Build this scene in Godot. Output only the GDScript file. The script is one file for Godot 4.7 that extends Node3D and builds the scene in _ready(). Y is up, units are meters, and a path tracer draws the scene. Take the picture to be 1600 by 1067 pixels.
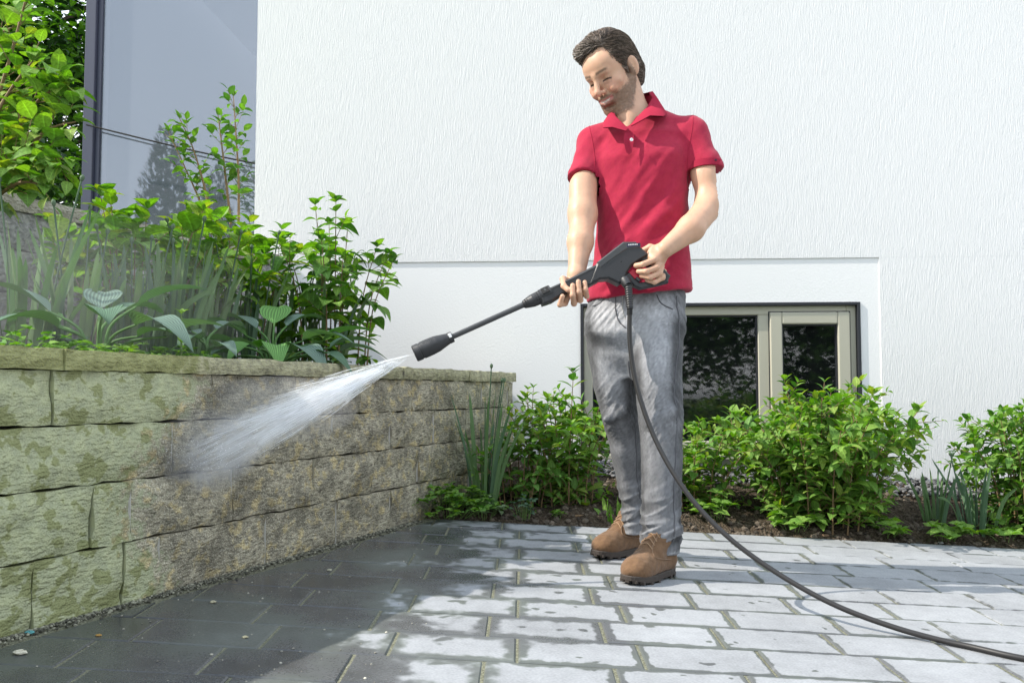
extends Node3D
# A man rinses a garden stone wall with a pressure washer beside a white house.

var names := {}
var rng := RandomNumberGenerator.new()
var mats := {}
const CAM := Vector3(0.0, 0.5909, 0.0)
const GO := Vector3(0.0129, 0.0385, -3.8254)      # the far edge of the paving
const GU := Vector3(0.2846, -0.0142, 0.0030)      # one paver along a row
const GV := Vector3(-0.0021, -0.0037, 0.1829)     # one row nearer
const GN := Vector3(0.0497, 0.9985, 0.0207)       # the paving slopes gently
const WB := Vector3(-1.11, 0.056, -1.988)         # foot of the retaining wall
const WT := Vector3(0.37294, 0.0, -0.92786)       # along the wall, away
const WF := Vector3(0.92786, 0.0, 0.37294)        # out of its face
const HX := Vector3(0.99756, 0.0, 0.06976)        # along the house wall, to the right
const HN := Vector3(-0.06976, 0.0, 0.99756)       # out of the house wall
const H0 := Vector3(0.0, 0.0, -5.0)


func _ready() -> void:
	rng.seed = 7
	make_camera_and_light()
	make_materials()
	make_ground()
	make_retaining_wall()
	make_terrace_wall()
	make_house()
	make_glass_wing()
	make_trees()
	make_planting()
	make_bed_planting()
	make_person()
	make_washer()
	make_small_things()


func make_camera_and_light() -> void:
	var cam := Camera3D.new()
	cam.name = "camera"
	cam.fov = 41.74
	cam.near = 0.05
	cam.far = 400.0
	cam.position = CAM
	cam.rotation = Vector3(0.0564, 0.0, 0.0)
	add_child(cam)
	cam.current = true
	var sun := DirectionalLight3D.new()
	sun.name = "sun"
	sun.light_energy = 1.4
	sun.light_color = Color(1.0, 0.97, 0.92)
	sun.light_angular_distance = 0.5
	sun.shadow_enabled = true
	add_child(sun)
	sun.look_at_from_position(Vector3.ZERO, Vector3(0.72, -0.68, -0.10))
	var env := Environment.new()
	var sky := Sky.new()
	var sm := ProceduralSkyMaterial.new()
	sm.sky_top_color = Color(0.765, 0.815, 0.875)
	sm.sky_horizon_color = Color(0.945, 0.955, 0.965)
	sm.sky_curve = 0.25
	sm.ground_bottom_color = Color(0.42, 0.43, 0.42)
	sm.ground_horizon_color = Color(0.70, 0.72, 0.74)
	sm.sun_angle_max = 3.0
	sky.sky_material = sm
	env.background_mode = Environment.BG_SKY
	env.sky = sky
	env.background_energy_multiplier = 1.6
	env.tonemap_mode = Environment.TONE_MAPPER_LINEAR
	env.tonemap_exposure = 1.56
	env.sdfgi_enabled = true
	env.ssao_enabled = true
	env.ssil_enabled = true
	env.volumetric_fog_enabled = true
	env.volumetric_fog_density = 0.0
	var we := WorldEnvironment.new()
	we.name = "world_environment"
	we.environment = env
	add_child(we)


# ---------------------------------------------------------------- naming

func numbered(parent: Node, called: String) -> String:
	var key := str(parent.get_instance_id()) + called
	var n: int = names.get(key, 0)
	names[key] = n + 1
	return called if n == 0 else "%s_%03d" % [called, n]


func tag(o: Node, label: String, category: String, group := "") -> void:
	o.set_meta("label", label)
	o.set_meta("category", category)
	if group != "":
		o.set_meta("group", group)


func thing(called: String, label: String, category: String, at := Vector3.ZERO, group := "") -> Node3D:
	var o := Node3D.new()
	o.name = numbered(self, called)
	add_child(o)
	o.position = at
	tag(o, label, category, group)
	return o


func struct(called: String) -> Node3D:
	var o := Node3D.new()
	o.name = numbered(self, called)
	add_child(o)
	o.set_meta("kind", "structure")
	return o


func part(parent: Node, called: String, mesh: Mesh, m: Material, xf := Transform3D()) -> MeshInstance3D:
	var o := MeshInstance3D.new()
	o.name = numbered(parent, called)
	o.mesh = mesh
	o.material_override = m
	o.transform = xf
	parent.add_child(o)
	return o


func stuff(parent: Node, called: String, mesh: Mesh, m: Material, xfs: Array, cols: Array = []) -> MultiMeshInstance3D:
	var mm := MultiMesh.new()
	mm.transform_format = MultiMesh.TRANSFORM_3D
	mm.use_colors = cols.size() > 0
	mm.mesh = mesh
	mm.instance_count = xfs.size()
	for i in xfs.size():
		mm.set_instance_transform(i, xfs[i])
		if cols.size():
			mm.set_instance_color(i, cols[i])
	var o := MultiMeshInstance3D.new()
	o.name = numbered(parent, called)
	o.multimesh = mm
	o.material_override = m
	o.set_meta("kind", "stuff")
	parent.add_child(o)
	return o


# ---------------------------------------------------------------- materials and textures

func lin(r: float, g: float, b: float, a := 1.0) -> Color:
	var c := Color(r, g, b).linear_to_srgb()
	c.a = a
	return c


func mat(called: String, c: Color, rough := 0.8, spec := 0.5) -> StandardMaterial3D:
	var m := StandardMaterial3D.new()
	m.resource_name = called
	m.albedo_color = c
	m.roughness = rough
	m.metallic_specular = spec
	mats[called] = m
	return m


func noise(freq: float, kind := FastNoiseLite.TYPE_SIMPLEX_SMOOTH, oct := 4, sd := 1, fractal := FastNoiseLite.FRACTAL_FBM) -> FastNoiseLite:
	var n := FastNoiseLite.new()
	n.seed = sd
	n.noise_type = kind
	n.frequency = freq
	n.fractal_type = fractal
	n.fractal_octaves = oct
	return n


func nbytes(n: FastNoiseLite, w: int, h: int) -> PackedByteArray:
	return n.get_image(w, h, false, false, true).get_data()


func tex(im: Image) -> ImageTexture:
	return ImageTexture.create_from_image(im)


func bump_tex(freq: float, w: int, h: int, oct := 4, sd := 1, fractal := FastNoiseLite.FRACTAL_FBM) -> ImageTexture:
	return tex(noise(freq, FastNoiseLite.TYPE_SIMPLEX_SMOOTH, oct, sd, fractal).get_seamless_image(w, h))


func triplanar(m: StandardMaterial3D, s: float, world := true) -> void:
	m.uv1_triplanar = true
	m.uv1_world_triplanar = world
	m.uv1_scale = Vector3(s, s, s)


func mottled(freq: float, size: int, cols: Array, sd: int, oct := 5) -> ImageTexture:
	# a tiling picture whose noise runs through the given colours (linear)
	var src := noise(freq, FastNoiseLite.TYPE_SIMPLEX_SMOOTH, oct, sd).get_seamless_image(size, size).get_data()
	var lut := []
	for i in 256:
		var t := clampf((i / 255.0 - 0.15) / 0.7, 0.0, 0.9999) * (cols.size() - 1)
		var k := int(t)
		lut.append((cols[k] as Color).lerp(cols[k + 1], t - k).linear_to_srgb())
	var out := PackedByteArray()
	out.resize(size * size * 3)
	for i in size * size:
		var c: Color = lut[src[i]]
		out[i * 3] = c.r8
		out[i * 3 + 1] = c.g8
		out[i * 3 + 2] = c.b8
	return tex(Image.create_from_data(size, size, false, Image.FORMAT_RGB8, out))


func leaf_mat(called: String, c: Color, back: Color, rough := 0.55) -> StandardMaterial3D:
	var m := mat(called, Color.WHITE, rough, 0.32)
	m.albedo_color = c.linear_to_srgb()
	m.albedo_texture = mats_tex["leaf_veins"]
	m.backlight_enabled = true
	m.backlight = back
	m.cull_mode = BaseMaterial3D.CULL_DISABLED
	return m


var mats_tex := {}


func vein_texture() -> ImageTexture:
	# light midrib and side veins over a slightly mottled blade
	var w := 128
	var h := 256
	var nz := nbytes(noise(0.03, FastNoiseLite.TYPE_SIMPLEX_SMOOTH, 3, 5), w, h)
	var out := PackedByteArray()
	out.resize(w * h * 3)
	for y in h:
		for x in w:
			var u := absf(x / float(w - 1) - 0.5) * 2.0
			var s := y / float(h - 1)
			var v := 0.80 + 0.22 * (nz[y * w + x] / 255.0 - 0.5)
			var q := fposmod(s * 7.0 - u * 1.1, 1.0)
			v += 0.10 * smoothstep(0.10, 0.0, absf(q - 0.5) * 0.9) * (1.0 - u * 0.6)
			v += 0.20 * smoothstep(0.10, 0.02, u)
			var i := (y * w + x) * 3
			out[i] = clampi(int(v * 262), 0, 255)
			out[i + 1] = clampi(int(v * 255), 0, 255)
			out[i + 2] = clampi(int(v * 240), 0, 255)
	return tex(Image.create_from_data(w, h, false, Image.FORMAT_RGB8, out))


func rib_texture() -> ImageTexture:
	# lengthwise parallel ribs, for hosta blades and strap leaves
	var w := 128
	var h := 64
	var out := PackedByteArray()
	out.resize(w * h * 3)
	for y in h:
		for x in w:
			var u := (x / float(w - 1) - 0.5) * 2.0
			var v := 0.84 + 0.13 * cos(u * 34.0) + 0.12 * smoothstep(0.06, 0.0, absf(u))
			var i := (y * w + x) * 3
			for k in 3:
				out[i + k] = clampi(int(v * 255), 0, 255)
	return tex(Image.create_from_data(w, h, false, Image.FORMAT_RGB8, out))


func make_materials() -> void:
	mats_tex["leaf_veins"] = vein_texture()
	mats_tex["ribs"] = rib_texture()
	mats_tex["grain"] = bump_tex(0.06, 512, 512, 5, 11)
	mats_tex["fine"] = bump_tex(0.22, 512, 512, 3, 12)
	# leaves
	leaf_mat("leaf_bright", Color(0.345, 0.60, 0.15), Color(0.85, 0.95, 0.25))
	leaf_mat("leaf_mid", Color(0.265, 0.51, 0.12), Color(0.8, 0.95, 0.22))
	leaf_mat("leaf_deep", Color(0.17, 0.37, 0.09), Color(0.5, 0.7, 0.12))
	leaf_mat("leaf_yellow", Color(0.40, 0.60, 0.15), Color(0.95, 0.95, 0.3))
	leaf_mat("leaf_dark", Color(0.035, 0.095, 0.030), Color(0.3, 0.4, 0.1))
	for q in [["strap_leaf", Color(0.22, 0.36, 0.16)], ["strap_leaf_blue", Color(0.17, 0.29, 0.17)], ["strap_leaf_pale", Color(0.33, 0.45, 0.24)], ["hosta_leaf", Color(0.15, 0.26, 0.17)], ["hosta_leaf_blue", Color(0.21, 0.31, 0.25)], ["hosta_leaf_green", Color(0.20, 0.42, 0.12)]]:
		var m := leaf_mat(q[0], q[1], Color(0.5, 0.65, 0.2), 0.6)
		m.albedo_texture = mats_tex["ribs"]
		m.heightmap_enabled = true
		m.heightmap_texture = mats_tex["ribs"]
		m.heightmap_scale = 0.2
	mat("stem_green", lin(0.12, 0.20, 0.05), 0.6)
	mat("stem_brown", lin(0.20, 0.13, 0.065), 0.8)
	mat("bark", lin(0.09, 0.07, 0.05), 0.95)
	mat("seed_head", lin(0.07, 0.12, 0.06), 0.7)
	# plastics
	var bp := mat("black_plastic", lin(0.022, 0.022, 0.024), 0.42)
	bp.heightmap_enabled = true
	bp.heightmap_texture = mats_tex["fine"]
	bp.heightmap_scale = 0.02
	triplanar(bp, 14.0, false)
	mat("grey_plastic", lin(0.045, 0.046, 0.048), 0.35)
	mat("red_plastic", lin(0.42, 0.012, 0.035), 0.3)
	mat("dark_hole", lin(0.006, 0.006, 0.006), 0.8)
	mat("hose_rubber", lin(0.018, 0.0165, 0.016), 0.45)
	mat("white_print", lin(0.7, 0.7, 0.7), 0.6)
	mat("display", lin(0.02, 0.02, 0.045), 0.12)


# ---------------------------------------------------------------- small mesh builders

func quad(st: SurfaceTool, a: Vector3, b: Vector3, c: Vector3, d: Vector3, uvs: Array = []) -> void:
	# a b c d run clockwise as seen from the front
	var p := [a, b, c, a, c, d]
	var k := [0, 1, 2, 0, 2, 3]
	for i in 6:
		if uvs.size():
			st.set_uv(uvs[k[i]])
		st.add_vertex(p[i])


func new_st() -> SurfaceTool:
	var st := SurfaceTool.new()
	st.begin(Mesh.PRIMITIVE_TRIANGLES)
	return st


func done(st: SurfaceTool, smooth := false) -> ArrayMesh:
	if smooth:
		st.index()
	st.generate_normals()
	return st.commit()


func box_mesh(s: Vector3, bevel := 0.003) -> ArrayMesh:
	# a box with chamfered edges, centred
	var st := new_st()
	add_box(st, Transform3D(), s, bevel)
	return done(st)


func add_box(st: SurfaceTool, xf: Transform3D, s: Vector3, bevel := 0.003) -> void:
	st.set_smooth_group(-1)
	var h := s * 0.5
	var b := minf(bevel, minf(h.x, minf(h.y, h.z)) * 0.9)
	var i := h - Vector3(b, b, b)
	for ax in 3:
		for sg in [-1.0, 1.0]:
			var u := (ax + 1) % 3
			var v := (ax + 2) % 3
			var c := []
			for q in [[-1, -1], [1, -1], [1, 1], [-1, 1]]:
				var p := Vector3.ZERO
				p[ax] = h[ax] * sg
				p[u] = i[u] * q[0]
				p[v] = i[v] * q[1]
				c.append(xf * p)
			if sg > 0:
				quad(st, c[3], c[2], c[1], c[0])
			else:
				quad(st, c[0], c[1], c[2], c[3])
			# edge chamfers between this face and the next axis' faces
			for s2 in [-1.0, 1.0]:
				var e := []
				for q in [-1.0, 1.0]:
					var p1 := Vector3.ZERO
					p1[ax] = h[ax] * sg
					p1[u] = i[u] * s2
					p1[v] = i[v] * q
					var p2 := Vector3.ZERO
					p2[ax] = i[ax] * sg
					p2[u] = h[u] * s2
					p2[v] = i[v] * q
					e.append(xf * p1)
					e.append(xf * p2)
				if sg * s2 > 0:
					quad(st, e[0], e[2], e[3], e[1])
				else:
					quad(st, e[1], e[3], e[2], e[0])
	for sx in [-1.0, 1.0]:
		for sy in [-1.0, 1.0]:
			for sz in [-1.0, 1.0]:
				var p := xf * Vector3(h.x * sx, i.y * sy, i.z * sz)
				var q := xf * Vector3(i.x * sx, h.y * sy, i.z * sz)
				var r := xf * Vector3(i.x * sx, i.y * sy, h.z * sz)
				if sx * sy * sz > 0:
					q = xf * Vector3(i.x * sx, i.y * sy, h.z * sz)
					r = xf * Vector3(i.x * sx, h.y * sy, i.z * sz)
				st.add_vertex(p)
				st.add_vertex(q)
				st.add_vertex(r)


func add_tube(st: SurfaceTool, pts: PackedVector3Array, radii: Array, sides := 8, caps := true) -> void:
	var n := pts.size()
	var rings := []
	var side := Vector3.ZERO
	for i in n:
		var d := (pts[mini(i + 1, n - 1)] - pts[maxi(i - 1, 0)]).normalized()
		if side == Vector3.ZERO:
			side = d.cross(Vector3.UP if absf(d.y) < 0.9 else Vector3.RIGHT).normalized()
		side = (side - d * side.dot(d)).normalized()
		var up := d.cross(side)
		var r: float = radii[i] if radii.size() > 1 else radii[0]
		var ring := []
		for k in sides:
			var a := TAU * k / sides
			ring.append(pts[i] + (side * cos(a) + up * sin(a)) * r)
		rings.append(ring)
	st.set_smooth_group(0)
	for i in n - 1:
		for k in sides:
			var k2 := (k + 1) % sides
			quad(st, rings[i][k], rings[i + 1][k], rings[i + 1][k2], rings[i][k2])
	if caps:
		st.set_smooth_group(-1)
		for k in sides:
			var k2 := (k + 1) % sides
			st.add_vertex(pts[0])
			st.add_vertex(rings[0][k])
			st.add_vertex(rings[0][k2])
			st.add_vertex(pts[n - 1])
			st.add_vertex(rings[n - 1][k2])
			st.add_vertex(rings[n - 1][k])


func tube_mesh(pts: PackedVector3Array, radii: Array, sides := 8) -> ArrayMesh:
	var st := new_st()
	add_tube(st, pts, radii, sides)
	return done(st)


func curve(pts: Array, steps: int) -> PackedVector3Array:
	# a smooth line through the points
	var out := PackedVector3Array()
	var n := pts.size()
	for i in n - 1:
		var a: Vector3 = pts[maxi(i - 1, 0)]
		var b: Vector3 = pts[i]
		var c: Vector3 = pts[i + 1]
		var d: Vector3 = pts[mini(i + 2, n - 1)]
		for k in steps:
			out.append(b.cubic_interpolate(c, a, d, k / float(steps)))
	out.append(pts[n - 1])
	return out


func frame(at: Vector3, z: Vector3, up := Vector3.UP) -> Transform3D:
	# a frame whose z axis runs along z
	z = z.normalized()
	var x := up.cross(z)
	if x.length() < 0.001:
		x = Vector3.RIGHT
	x = x.normalized()
	return Transform3D(Basis(x, z.cross(x), z), at)


func lathe(profile: Array, sides := 24) -> ArrayMesh:
	# profile: [z along the axis, radius]
	var st := new_st()
	for i in profile.size() - 1:
		var z0: float = profile[i][0]
		var r0: float = profile[i][1]
		var z1: float = profile[i + 1][0]
		var r1: float = profile[i + 1][1]
		st.set_smooth_group(i)
		for k in sides:
			var a := TAU * k / sides
			var b := TAU * (k + 1) / sides
			quad(st, Vector3(cos(a) * r0, sin(a) * r0, z0), Vector3(cos(a) * r1, sin(a) * r1, z1), Vector3(cos(b) * r1, sin(b) * r1, z1), Vector3(cos(b) * r0, sin(b) * r0, z0))
	return done(st)


# ---------------------------------------------------------------- ground, paving, soil

func ground_y(x: float, z: float) -> float:
	return GO.y - (GN.x * (x - GO.x) + GN.z * (z - GO.z)) / GN.y


func g_at(u: float, v: float, lift := 0.0) -> Vector3:
	return GO + GU * u + GV * v + GN * lift


const PAVE_U0 := -5.0
const PAVE_U1 := 11.0
const PAVE_V0 := -0.4
const PAVE_V1 := 13.0


func row_shift(r: int) -> float:
	return -0.185 if posmod(r, 2) == 0 else 0.066


func paving_texture() -> ImageTexture:
	# dried centres of the slabs, wet rims and splashes, soaked to the left; roughness in alpha
	var w := 2048
	var h := 1100
	var big := nbytes(noise(0.006, FastNoiseLite.TYPE_SIMPLEX_SMOOTH, 3, 21), w, h)
	var rag := nbytes(noise(0.035, FastNoiseLite.TYPE_SIMPLEX_SMOOTH, 4, 22), w, h)
	var fin := nbytes(noise(0.25, FastNoiseLite.TYPE_SIMPLEX_SMOOTH, 3, 23), w, h)
	var drop := nbytes(noise(0.022, FastNoiseLite.TYPE_SIMPLEX_SMOOTH, 2, 24), w, h)
	var out := PackedByteArray()
	out.resize(w * h * 4)
	var tone := {}
	var lut := PackedByteArray()
	lut.resize(1024)
	for i in 1024:
		var c := Color(i / 1023.0, 0, 0).linear_to_srgb()
		lut[i] = c.r8
	for y in h:
		var v := PAVE_V0 + (PAVE_V1 - PAVE_V0) * (y + 0.5) / h
		var r := int(floor(v))
		var sh := row_shift(r)
		var fy := (v - r) * 0.183
		var ey := minf(fy, 0.183 - fy)
		var left := -0.55 - 0.02 * v - 0.012 * maxf(0.0, v - 6.0) * (v - 6.0)
		for x in w:
			var u := PAVE_U0 + (PAVE_U1 - PAVE_U0) * (x + 0.5) / w
			var i := y * w + x
			var b := big[i] / 255.0 - 0.5
			var g := rag[i] / 255.0 - 0.5
			var f := fin[i] / 255.0 - 0.5
			var k := int(floor(u - sh))
			var fx := (u - sh - k) * 0.285
			var ex := minf(fx, 0.285 - fx)
			var key := r * 100 + k
			if not tone.has(key):
				var hsh := hash(key * 7919 + 13)
				tone[key] = Vector2((hsh % 1000) / 1000.0 - 0.5, ((hsh / 1000) % 1000) / 1000.0 - 0.5)
			var tn: Vector2 = tone[key]
			# how far into the dry patch, in metres
			var margin := 0.0085 + 0.016 * smoothstep(2.2, -0.4, u) + 0.008 * tn.x * smoothstep(3.5, 0.0, u) - 0.005 * smoothstep(2.5, 5.0, u)
			var e := minf(ex, ey)
			var d := e - margin + g * (0.012 + 0.030 * smoothstep(1.6, -0.5, u)) + b * 0.025 * smoothstep(1.6, -0.4, u)
			var side := (u - left) * 0.10 + b * 0.16 + g * 0.05 + tn.y * 0.03
			d = minf(d, side)
			if u < 4.5:
				d = minf(d, (drop[i] / 255.0 - 0.20) * 0.30 + g * 0.035 + 0.010 * maxf(0.0, u - 0.5))
			var soft := 0.0012 + 0.016 * smoothstep(1.2, -0.6, u + 0.8 * b)
			var dry := smoothstep(-soft, soft, d)
			var damp := smoothstep(0.12, -0.25, side)          # soaked part
			var wetc := 0.112 - 0.045 * damp + 0.03 * b + 0.016 * g + 0.03 * f * 0.5 + 0.012 * tn.x
			var dryc := 0.272 + 0.03 * tn.x + 0.07 * b + 0.10 * f + 0.05 * g
			var c := lerpf(wetc, dryc, dry)
			var green := (1.0 - dry) * 0.06 * smoothstep(0.0, 0.4, b + 0.2)
			out[i * 4] = lut[clampi(int(c * 0.965 * 1023.0), 0, 1023)]
			out[i * 4 + 1] = lut[clampi(int(c * (1.0 + green) * 1023.0), 0, 1023)]
			out[i * 4 + 2] = lut[clampi(int(c * (1.055 - green) * 1023.0), 0, 1023)]
			out[i * 4 + 3] = clampi(int(255.0 * lerpf(0.40 - 0.14 * damp + 0.3 * f + 0.3 * b, 0.85, dry)), 0, 255)
	return tex(Image.create_from_data(w, h, false, Image.FORMAT_RGBA8, out))


func clip_poly(poly: PackedVector2Array, p: Vector2, n: Vector2) -> PackedVector2Array:
	# keeps the side that n points to
	var out := PackedVector2Array()
	for i in poly.size():
		var a := poly[i]
		var b := poly[(i + 1) % poly.size()]
		var da := (a - p).dot(n)
		var db := (b - p).dot(n)
		if da >= 0.0:
			out.append(a)
		if (da >= 0.0) != (db >= 0.0):
			out.append(a + (b - a) * (da / (da - db)))
	return out


func paver_mesh(poly: PackedVector2Array, lift: float, tilt: Vector2) -> ArrayMesh:
	# poly in metres along the rows (x) and towards the viewer (y); a slab with a small chamfer
	var st := new_st()
	var c := Vector2.ZERO
	for p in poly:
		c += p / poly.size()
	var n := poly.size()
	var top := []
	var rim := []
	var low := []
	var uvs := []
	for p in poly:
		var q := p + (c - p).normalized() * 0.0045
		var dz := lift + (p - c).dot(tilt)
		top.append(g_at(q.x / 0.28495, q.y / 0.18295, dz))
		rim.append(g_at(p.x / 0.28495, p.y / 0.18295, dz - 0.003))
		low.append(g_at(p.x / 0.28495, p.y / 0.18295, -0.05))
		uvs.append(Vector2((p.x / 0.28495 - PAVE_U0) / (PAVE_U1 - PAVE_U0), (p.y / 0.18295 - PAVE_V0) / (PAVE_V1 - PAVE_V0)))
	st.set_smooth_group(-1)
	for i in range(1, n - 1):
		for k in [0, i, i + 1]:
			st.set_uv(uvs[k])
			st.add_vertex(top[k])
	for i in n:
		var j := (i + 1) % n
		quad(st, top[i], rim[i], rim[j], top[j], [uvs[i], uvs[i], uvs[j], uvs[j]])
		quad(st, rim[i], low[i], low[j], rim[j], [uvs[i], uvs[i], uvs[j], uvs[j]])
	return done(st)


func make_ground() -> void:
	var soil := mat("soil", Color.WHITE, 0.95, 0.3)
	soil.albedo_texture = mottled(0.035, 512, [Color(0.018, 0.013, 0.009), Color(0.055, 0.04, 0.027), Color(0.085, 0.064, 0.045), Color(0.14, 0.115, 0.085)], 31)
	triplanar(soil, 2.6)
	soil.heightmap_enabled = true
	soil.heightmap_texture = mats_tex["grain"]
	soil.heightmap_scale = 1.6
	# the land around
	var land := mat("land", Color.WHITE, 0.95)
	land.albedo_texture = mottled(0.02, 256, [Color(0.05, 0.09, 0.02), Color(0.10, 0.15, 0.045), Color(0.14, 0.17, 0.07)], 32)
	triplanar(land, 0.4)
	var pm := PlaneMesh.new()
	pm.size = Vector2(300, 300)
	var g := part(self, "ground", pm, land, Transform3D(Basis(), Vector3(0, -0.62, 0)))
	g.set_meta("kind", "structure")
	# paving: bedding sand under single slabs
	var paving := struct("paving")
	var sand := mat("bedding_sand", Color.WHITE, 0.95)
	sand.albedo_texture = mottled(0.08, 256, [Color(0.06, 0.06, 0.04), Color(0.15, 0.15, 0.10), Color(0.24, 0.24, 0.175)], 33)
	triplanar(sand, 6.0)
	var st := new_st()
	quad(st, g_at(-9, -0.02, -0.0035), g_at(30, -0.02, -0.0035), g_at(30, 60, -0.0035), g_at(-9, 60, -0.0035))
	part(paving, "bedding_sand", done(st), sand)
	var slab := mat("slab", Color.WHITE, 1.0, 0.45)
	var t := paving_texture()
	slab.albedo_texture = t
	slab.roughness_texture = t
	slab.roughness_texture_channel = BaseMaterial3D.TEXTURE_CHANNEL_ALPHA
	slab.heightmap_enabled = true
	slab.heightmap_texture = bump_tex(0.3, 512, 512, 4, 34)
	slab.heightmap_scale = 0.03
	# the slabs share the big stain map; its relief repeats finely through uv2-free triplanar on the plain ones
	slab.heightmap_enabled = false
	var plain := mat("slab_dry", lin(0.27, 0.28, 0.295), 0.85)
	# where the wall's foot cuts the rows, in row metres
	var ub := uv_of(WB + WF * 0.055)
	var ud := uv_of(WB + WF * 0.055 + WT) - ub
	var nrm := Vector2(-ud.y, ud.x).normalized()
	if nrm.x < 0:
		nrm = -nrm
	for r in range(0, 14):
		var sh := row_shift(r)
		for k in range(-6, 12):
			var x0 := (k + sh) * 0.28495 + 0.0034
			var x1 := (k + 1 + sh) * 0.28495 - 0.0034
			var y0 := r * 0.18295 + 0.0030
			var y1 := (r + 1) * 0.18295 - 0.0030
			var poly := PackedVector2Array([Vector2(x0, y1), Vector2(x0, y0), Vector2(x1, y0), Vector2(x1, y1)])
			poly = clip_poly(poly, ub, nrm)
			if poly.size() < 3:
				continue
			var inside := r < 13 and x0 / 0.28495 > PAVE_U0 and x1 / 0.28495 < PAVE_U1
			part(paving, "paver", paver_mesh(poly, rng.randf_range(-0.0012, 0.0012), Vector2(rng.randf_range(-0.006, 0.006), rng.randf_range(-0.008, 0.008))), slab if inside else plain)
	# the rest of the terrace, out of the frame behind the viewer
	st = new_st()
	quad(st, g_at(-6, 14, 0), g_at(14, 14, 0), g_at(14, 60, 0), g_at(-6, 60, 0))
	quad(st, g_at(11.95, 0, 0), g_at(30, 0, 0), g_at(30, 14, 0), g_at(11.95, 14, 0))
	quad(st, g_at(14, 14, 0), g_at(30, 14, 0), g_at(30, 60, 0), g_at(14, 60, 0))
	part(paving, "slab_field", done(st), plain)
	# soil of the bed between paving and house
	var bed := struct("garden_bed_soil")
	st = new_st()
	st.set_smooth_group(0)
	var n1 := noise(5.0, FastNoiseLite.TYPE_SIMPLEX_SMOOTH, 5, 35)
	var n2 := noise(30.0, FastNoiseLite.TYPE_SIMPLEX_SMOOTH, 3, 36)
	var grid := []
	var nu := 230
	var nv := 56
	for j in nv + 1:
		var row := PackedVector3Array()
		for i in nu + 1:
			var s := j / float(nv)
			var p := g_at(-4.0 + 16.5 * i / nu, 0.0) + Vector3(0, 0, -1.42 * s)
			p.y = bed_y(p.x, p.z) + (n1.get_noise_2d(p.x, p.z) * 0.028 + n2.get_noise_2d(p.x, p.z) * 0.012) * smoothstep(0.0, 0.06, s)
			row.append(p)
		grid.append(row)
	for j in nv:
		for i in nu:
			quad(st, grid[j][i], grid[j + 1][i], grid[j + 1][i + 1], grid[j][i + 1])
	part(bed, "soil", done(st), soil)
	# clods and chips lying on it
	var clod := clod_mesh(3)
	var xfs := []
	var cols := []
	for i in 2600:
		var p := g_at(rng.randf_range(-2.2, 9.5), 0.0) + Vector3(0, 0, -pow(rng.randf(), 1.5) * 1.1 - 0.005)
		p.y = bed_y(p.x, p.z) + n1.get_noise_2d(p.x, p.z) * 0.028 + 0.002
		var s := 0.004 + 0.014 * pow(rng.randf(), 3.0)
		xfs.append(Transform3D(Basis.from_euler(Vector3(rng.randf() * TAU, rng.randf() * TAU, 0)).scaled(Vector3(s, s * rng.randf_range(0.5, 1.0), s * rng.randf_range(0.7, 1.4))), p))
		var v := rng.randf_range(0.03, 0.15)
		cols.append(Color(v, v * 0.8, v * 0.6))
	var cm := mat("clod", Color.WHITE, 0.95)
	cm.vertex_color_use_as_albedo = true
	stuff(bed, "soil_crumbs", clod, cm, xfs, cols)
	# grey gravel strip against the house
	var grav := struct("gravel_strip")
	xfs = []
	cols = []
	for i in 2600:
		var x := rng.randf_range(0.3, 3.6)
		var p := H0 + HX * x + HN * rng.randf_range(0.01, 0.34)
		p.y = bed_y(p.x, p.z) + rng.randf_range(0.0, 0.03)
		var s := rng.randf_range(0.008, 0.017)
		xfs.append(Transform3D(Basis.from_euler(Vector3(rng.randf() * TAU, rng.randf() * TAU, 0)).scaled(Vector3(s, s * 0.7, s * rng.randf_range(0.8, 1.3))), p))
		var v := rng.randf_range(0.05, 0.20)
		cols.append(Color(v, v * 1.0, v * 1.04))
	stuff(grav, "gravel", clod, cm, xfs, cols)
	# grit washed together along the foot of the wall
	xfs = []
	cols = []
	for i in 3000:
		var q := WB + WT * rng.randf_range(-0.5, 1.9) + WF * (0.004 + absf(rng.randfn(0.0, 0.019)))
		q.y = ground_y(q.x, q.z) + 0.001
		var s := 0.0016 + 0.0036 * pow(rng.randf(), 2.0)
		xfs.append(Transform3D(Basis.from_euler(Vector3(rng.randf() * TAU, rng.randf() * TAU, 0)).scaled(Vector3(s, s * 0.8, s * rng.randf_range(0.8, 1.3))), q))
		var v := 0.05 + 0.30 * pow(rng.randf(), 2.0)
		cols.append(Color(v, v * 0.98, v * 0.75))
	for i in 420:
		var q := g_at(rng.randf_range(-4.2, -0.6), rng.randf_range(0.3, 12.0), 0.001)
		if (q - WB).dot(WF) < 0.05:
			continue
		var s := 0.0010 + 0.0030 * pow(rng.randf(), 3.0)
		xfs.append(Transform3D(Basis.from_euler(Vector3(rng.randf() * TAU, rng.randf() * TAU, 0)).scaled(Vector3(s, s * 0.6, s)), q))
		var v := rng.randf_range(0.15, 0.5)
		cols.append(Color(v, v * 0.95, v * 0.8))
	stuff(struct("grit"), "grit", clod, cm, xfs, cols)


func bed_y(x: float, z: float) -> float:
	var back := clampf((-3.82 - z) / 1.1, 0.0, 1.0)
	return ground_y(x, z) - 0.006 + 0.15 * back + 0.02 * smoothstep(0.0, 0.1, back)


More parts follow.
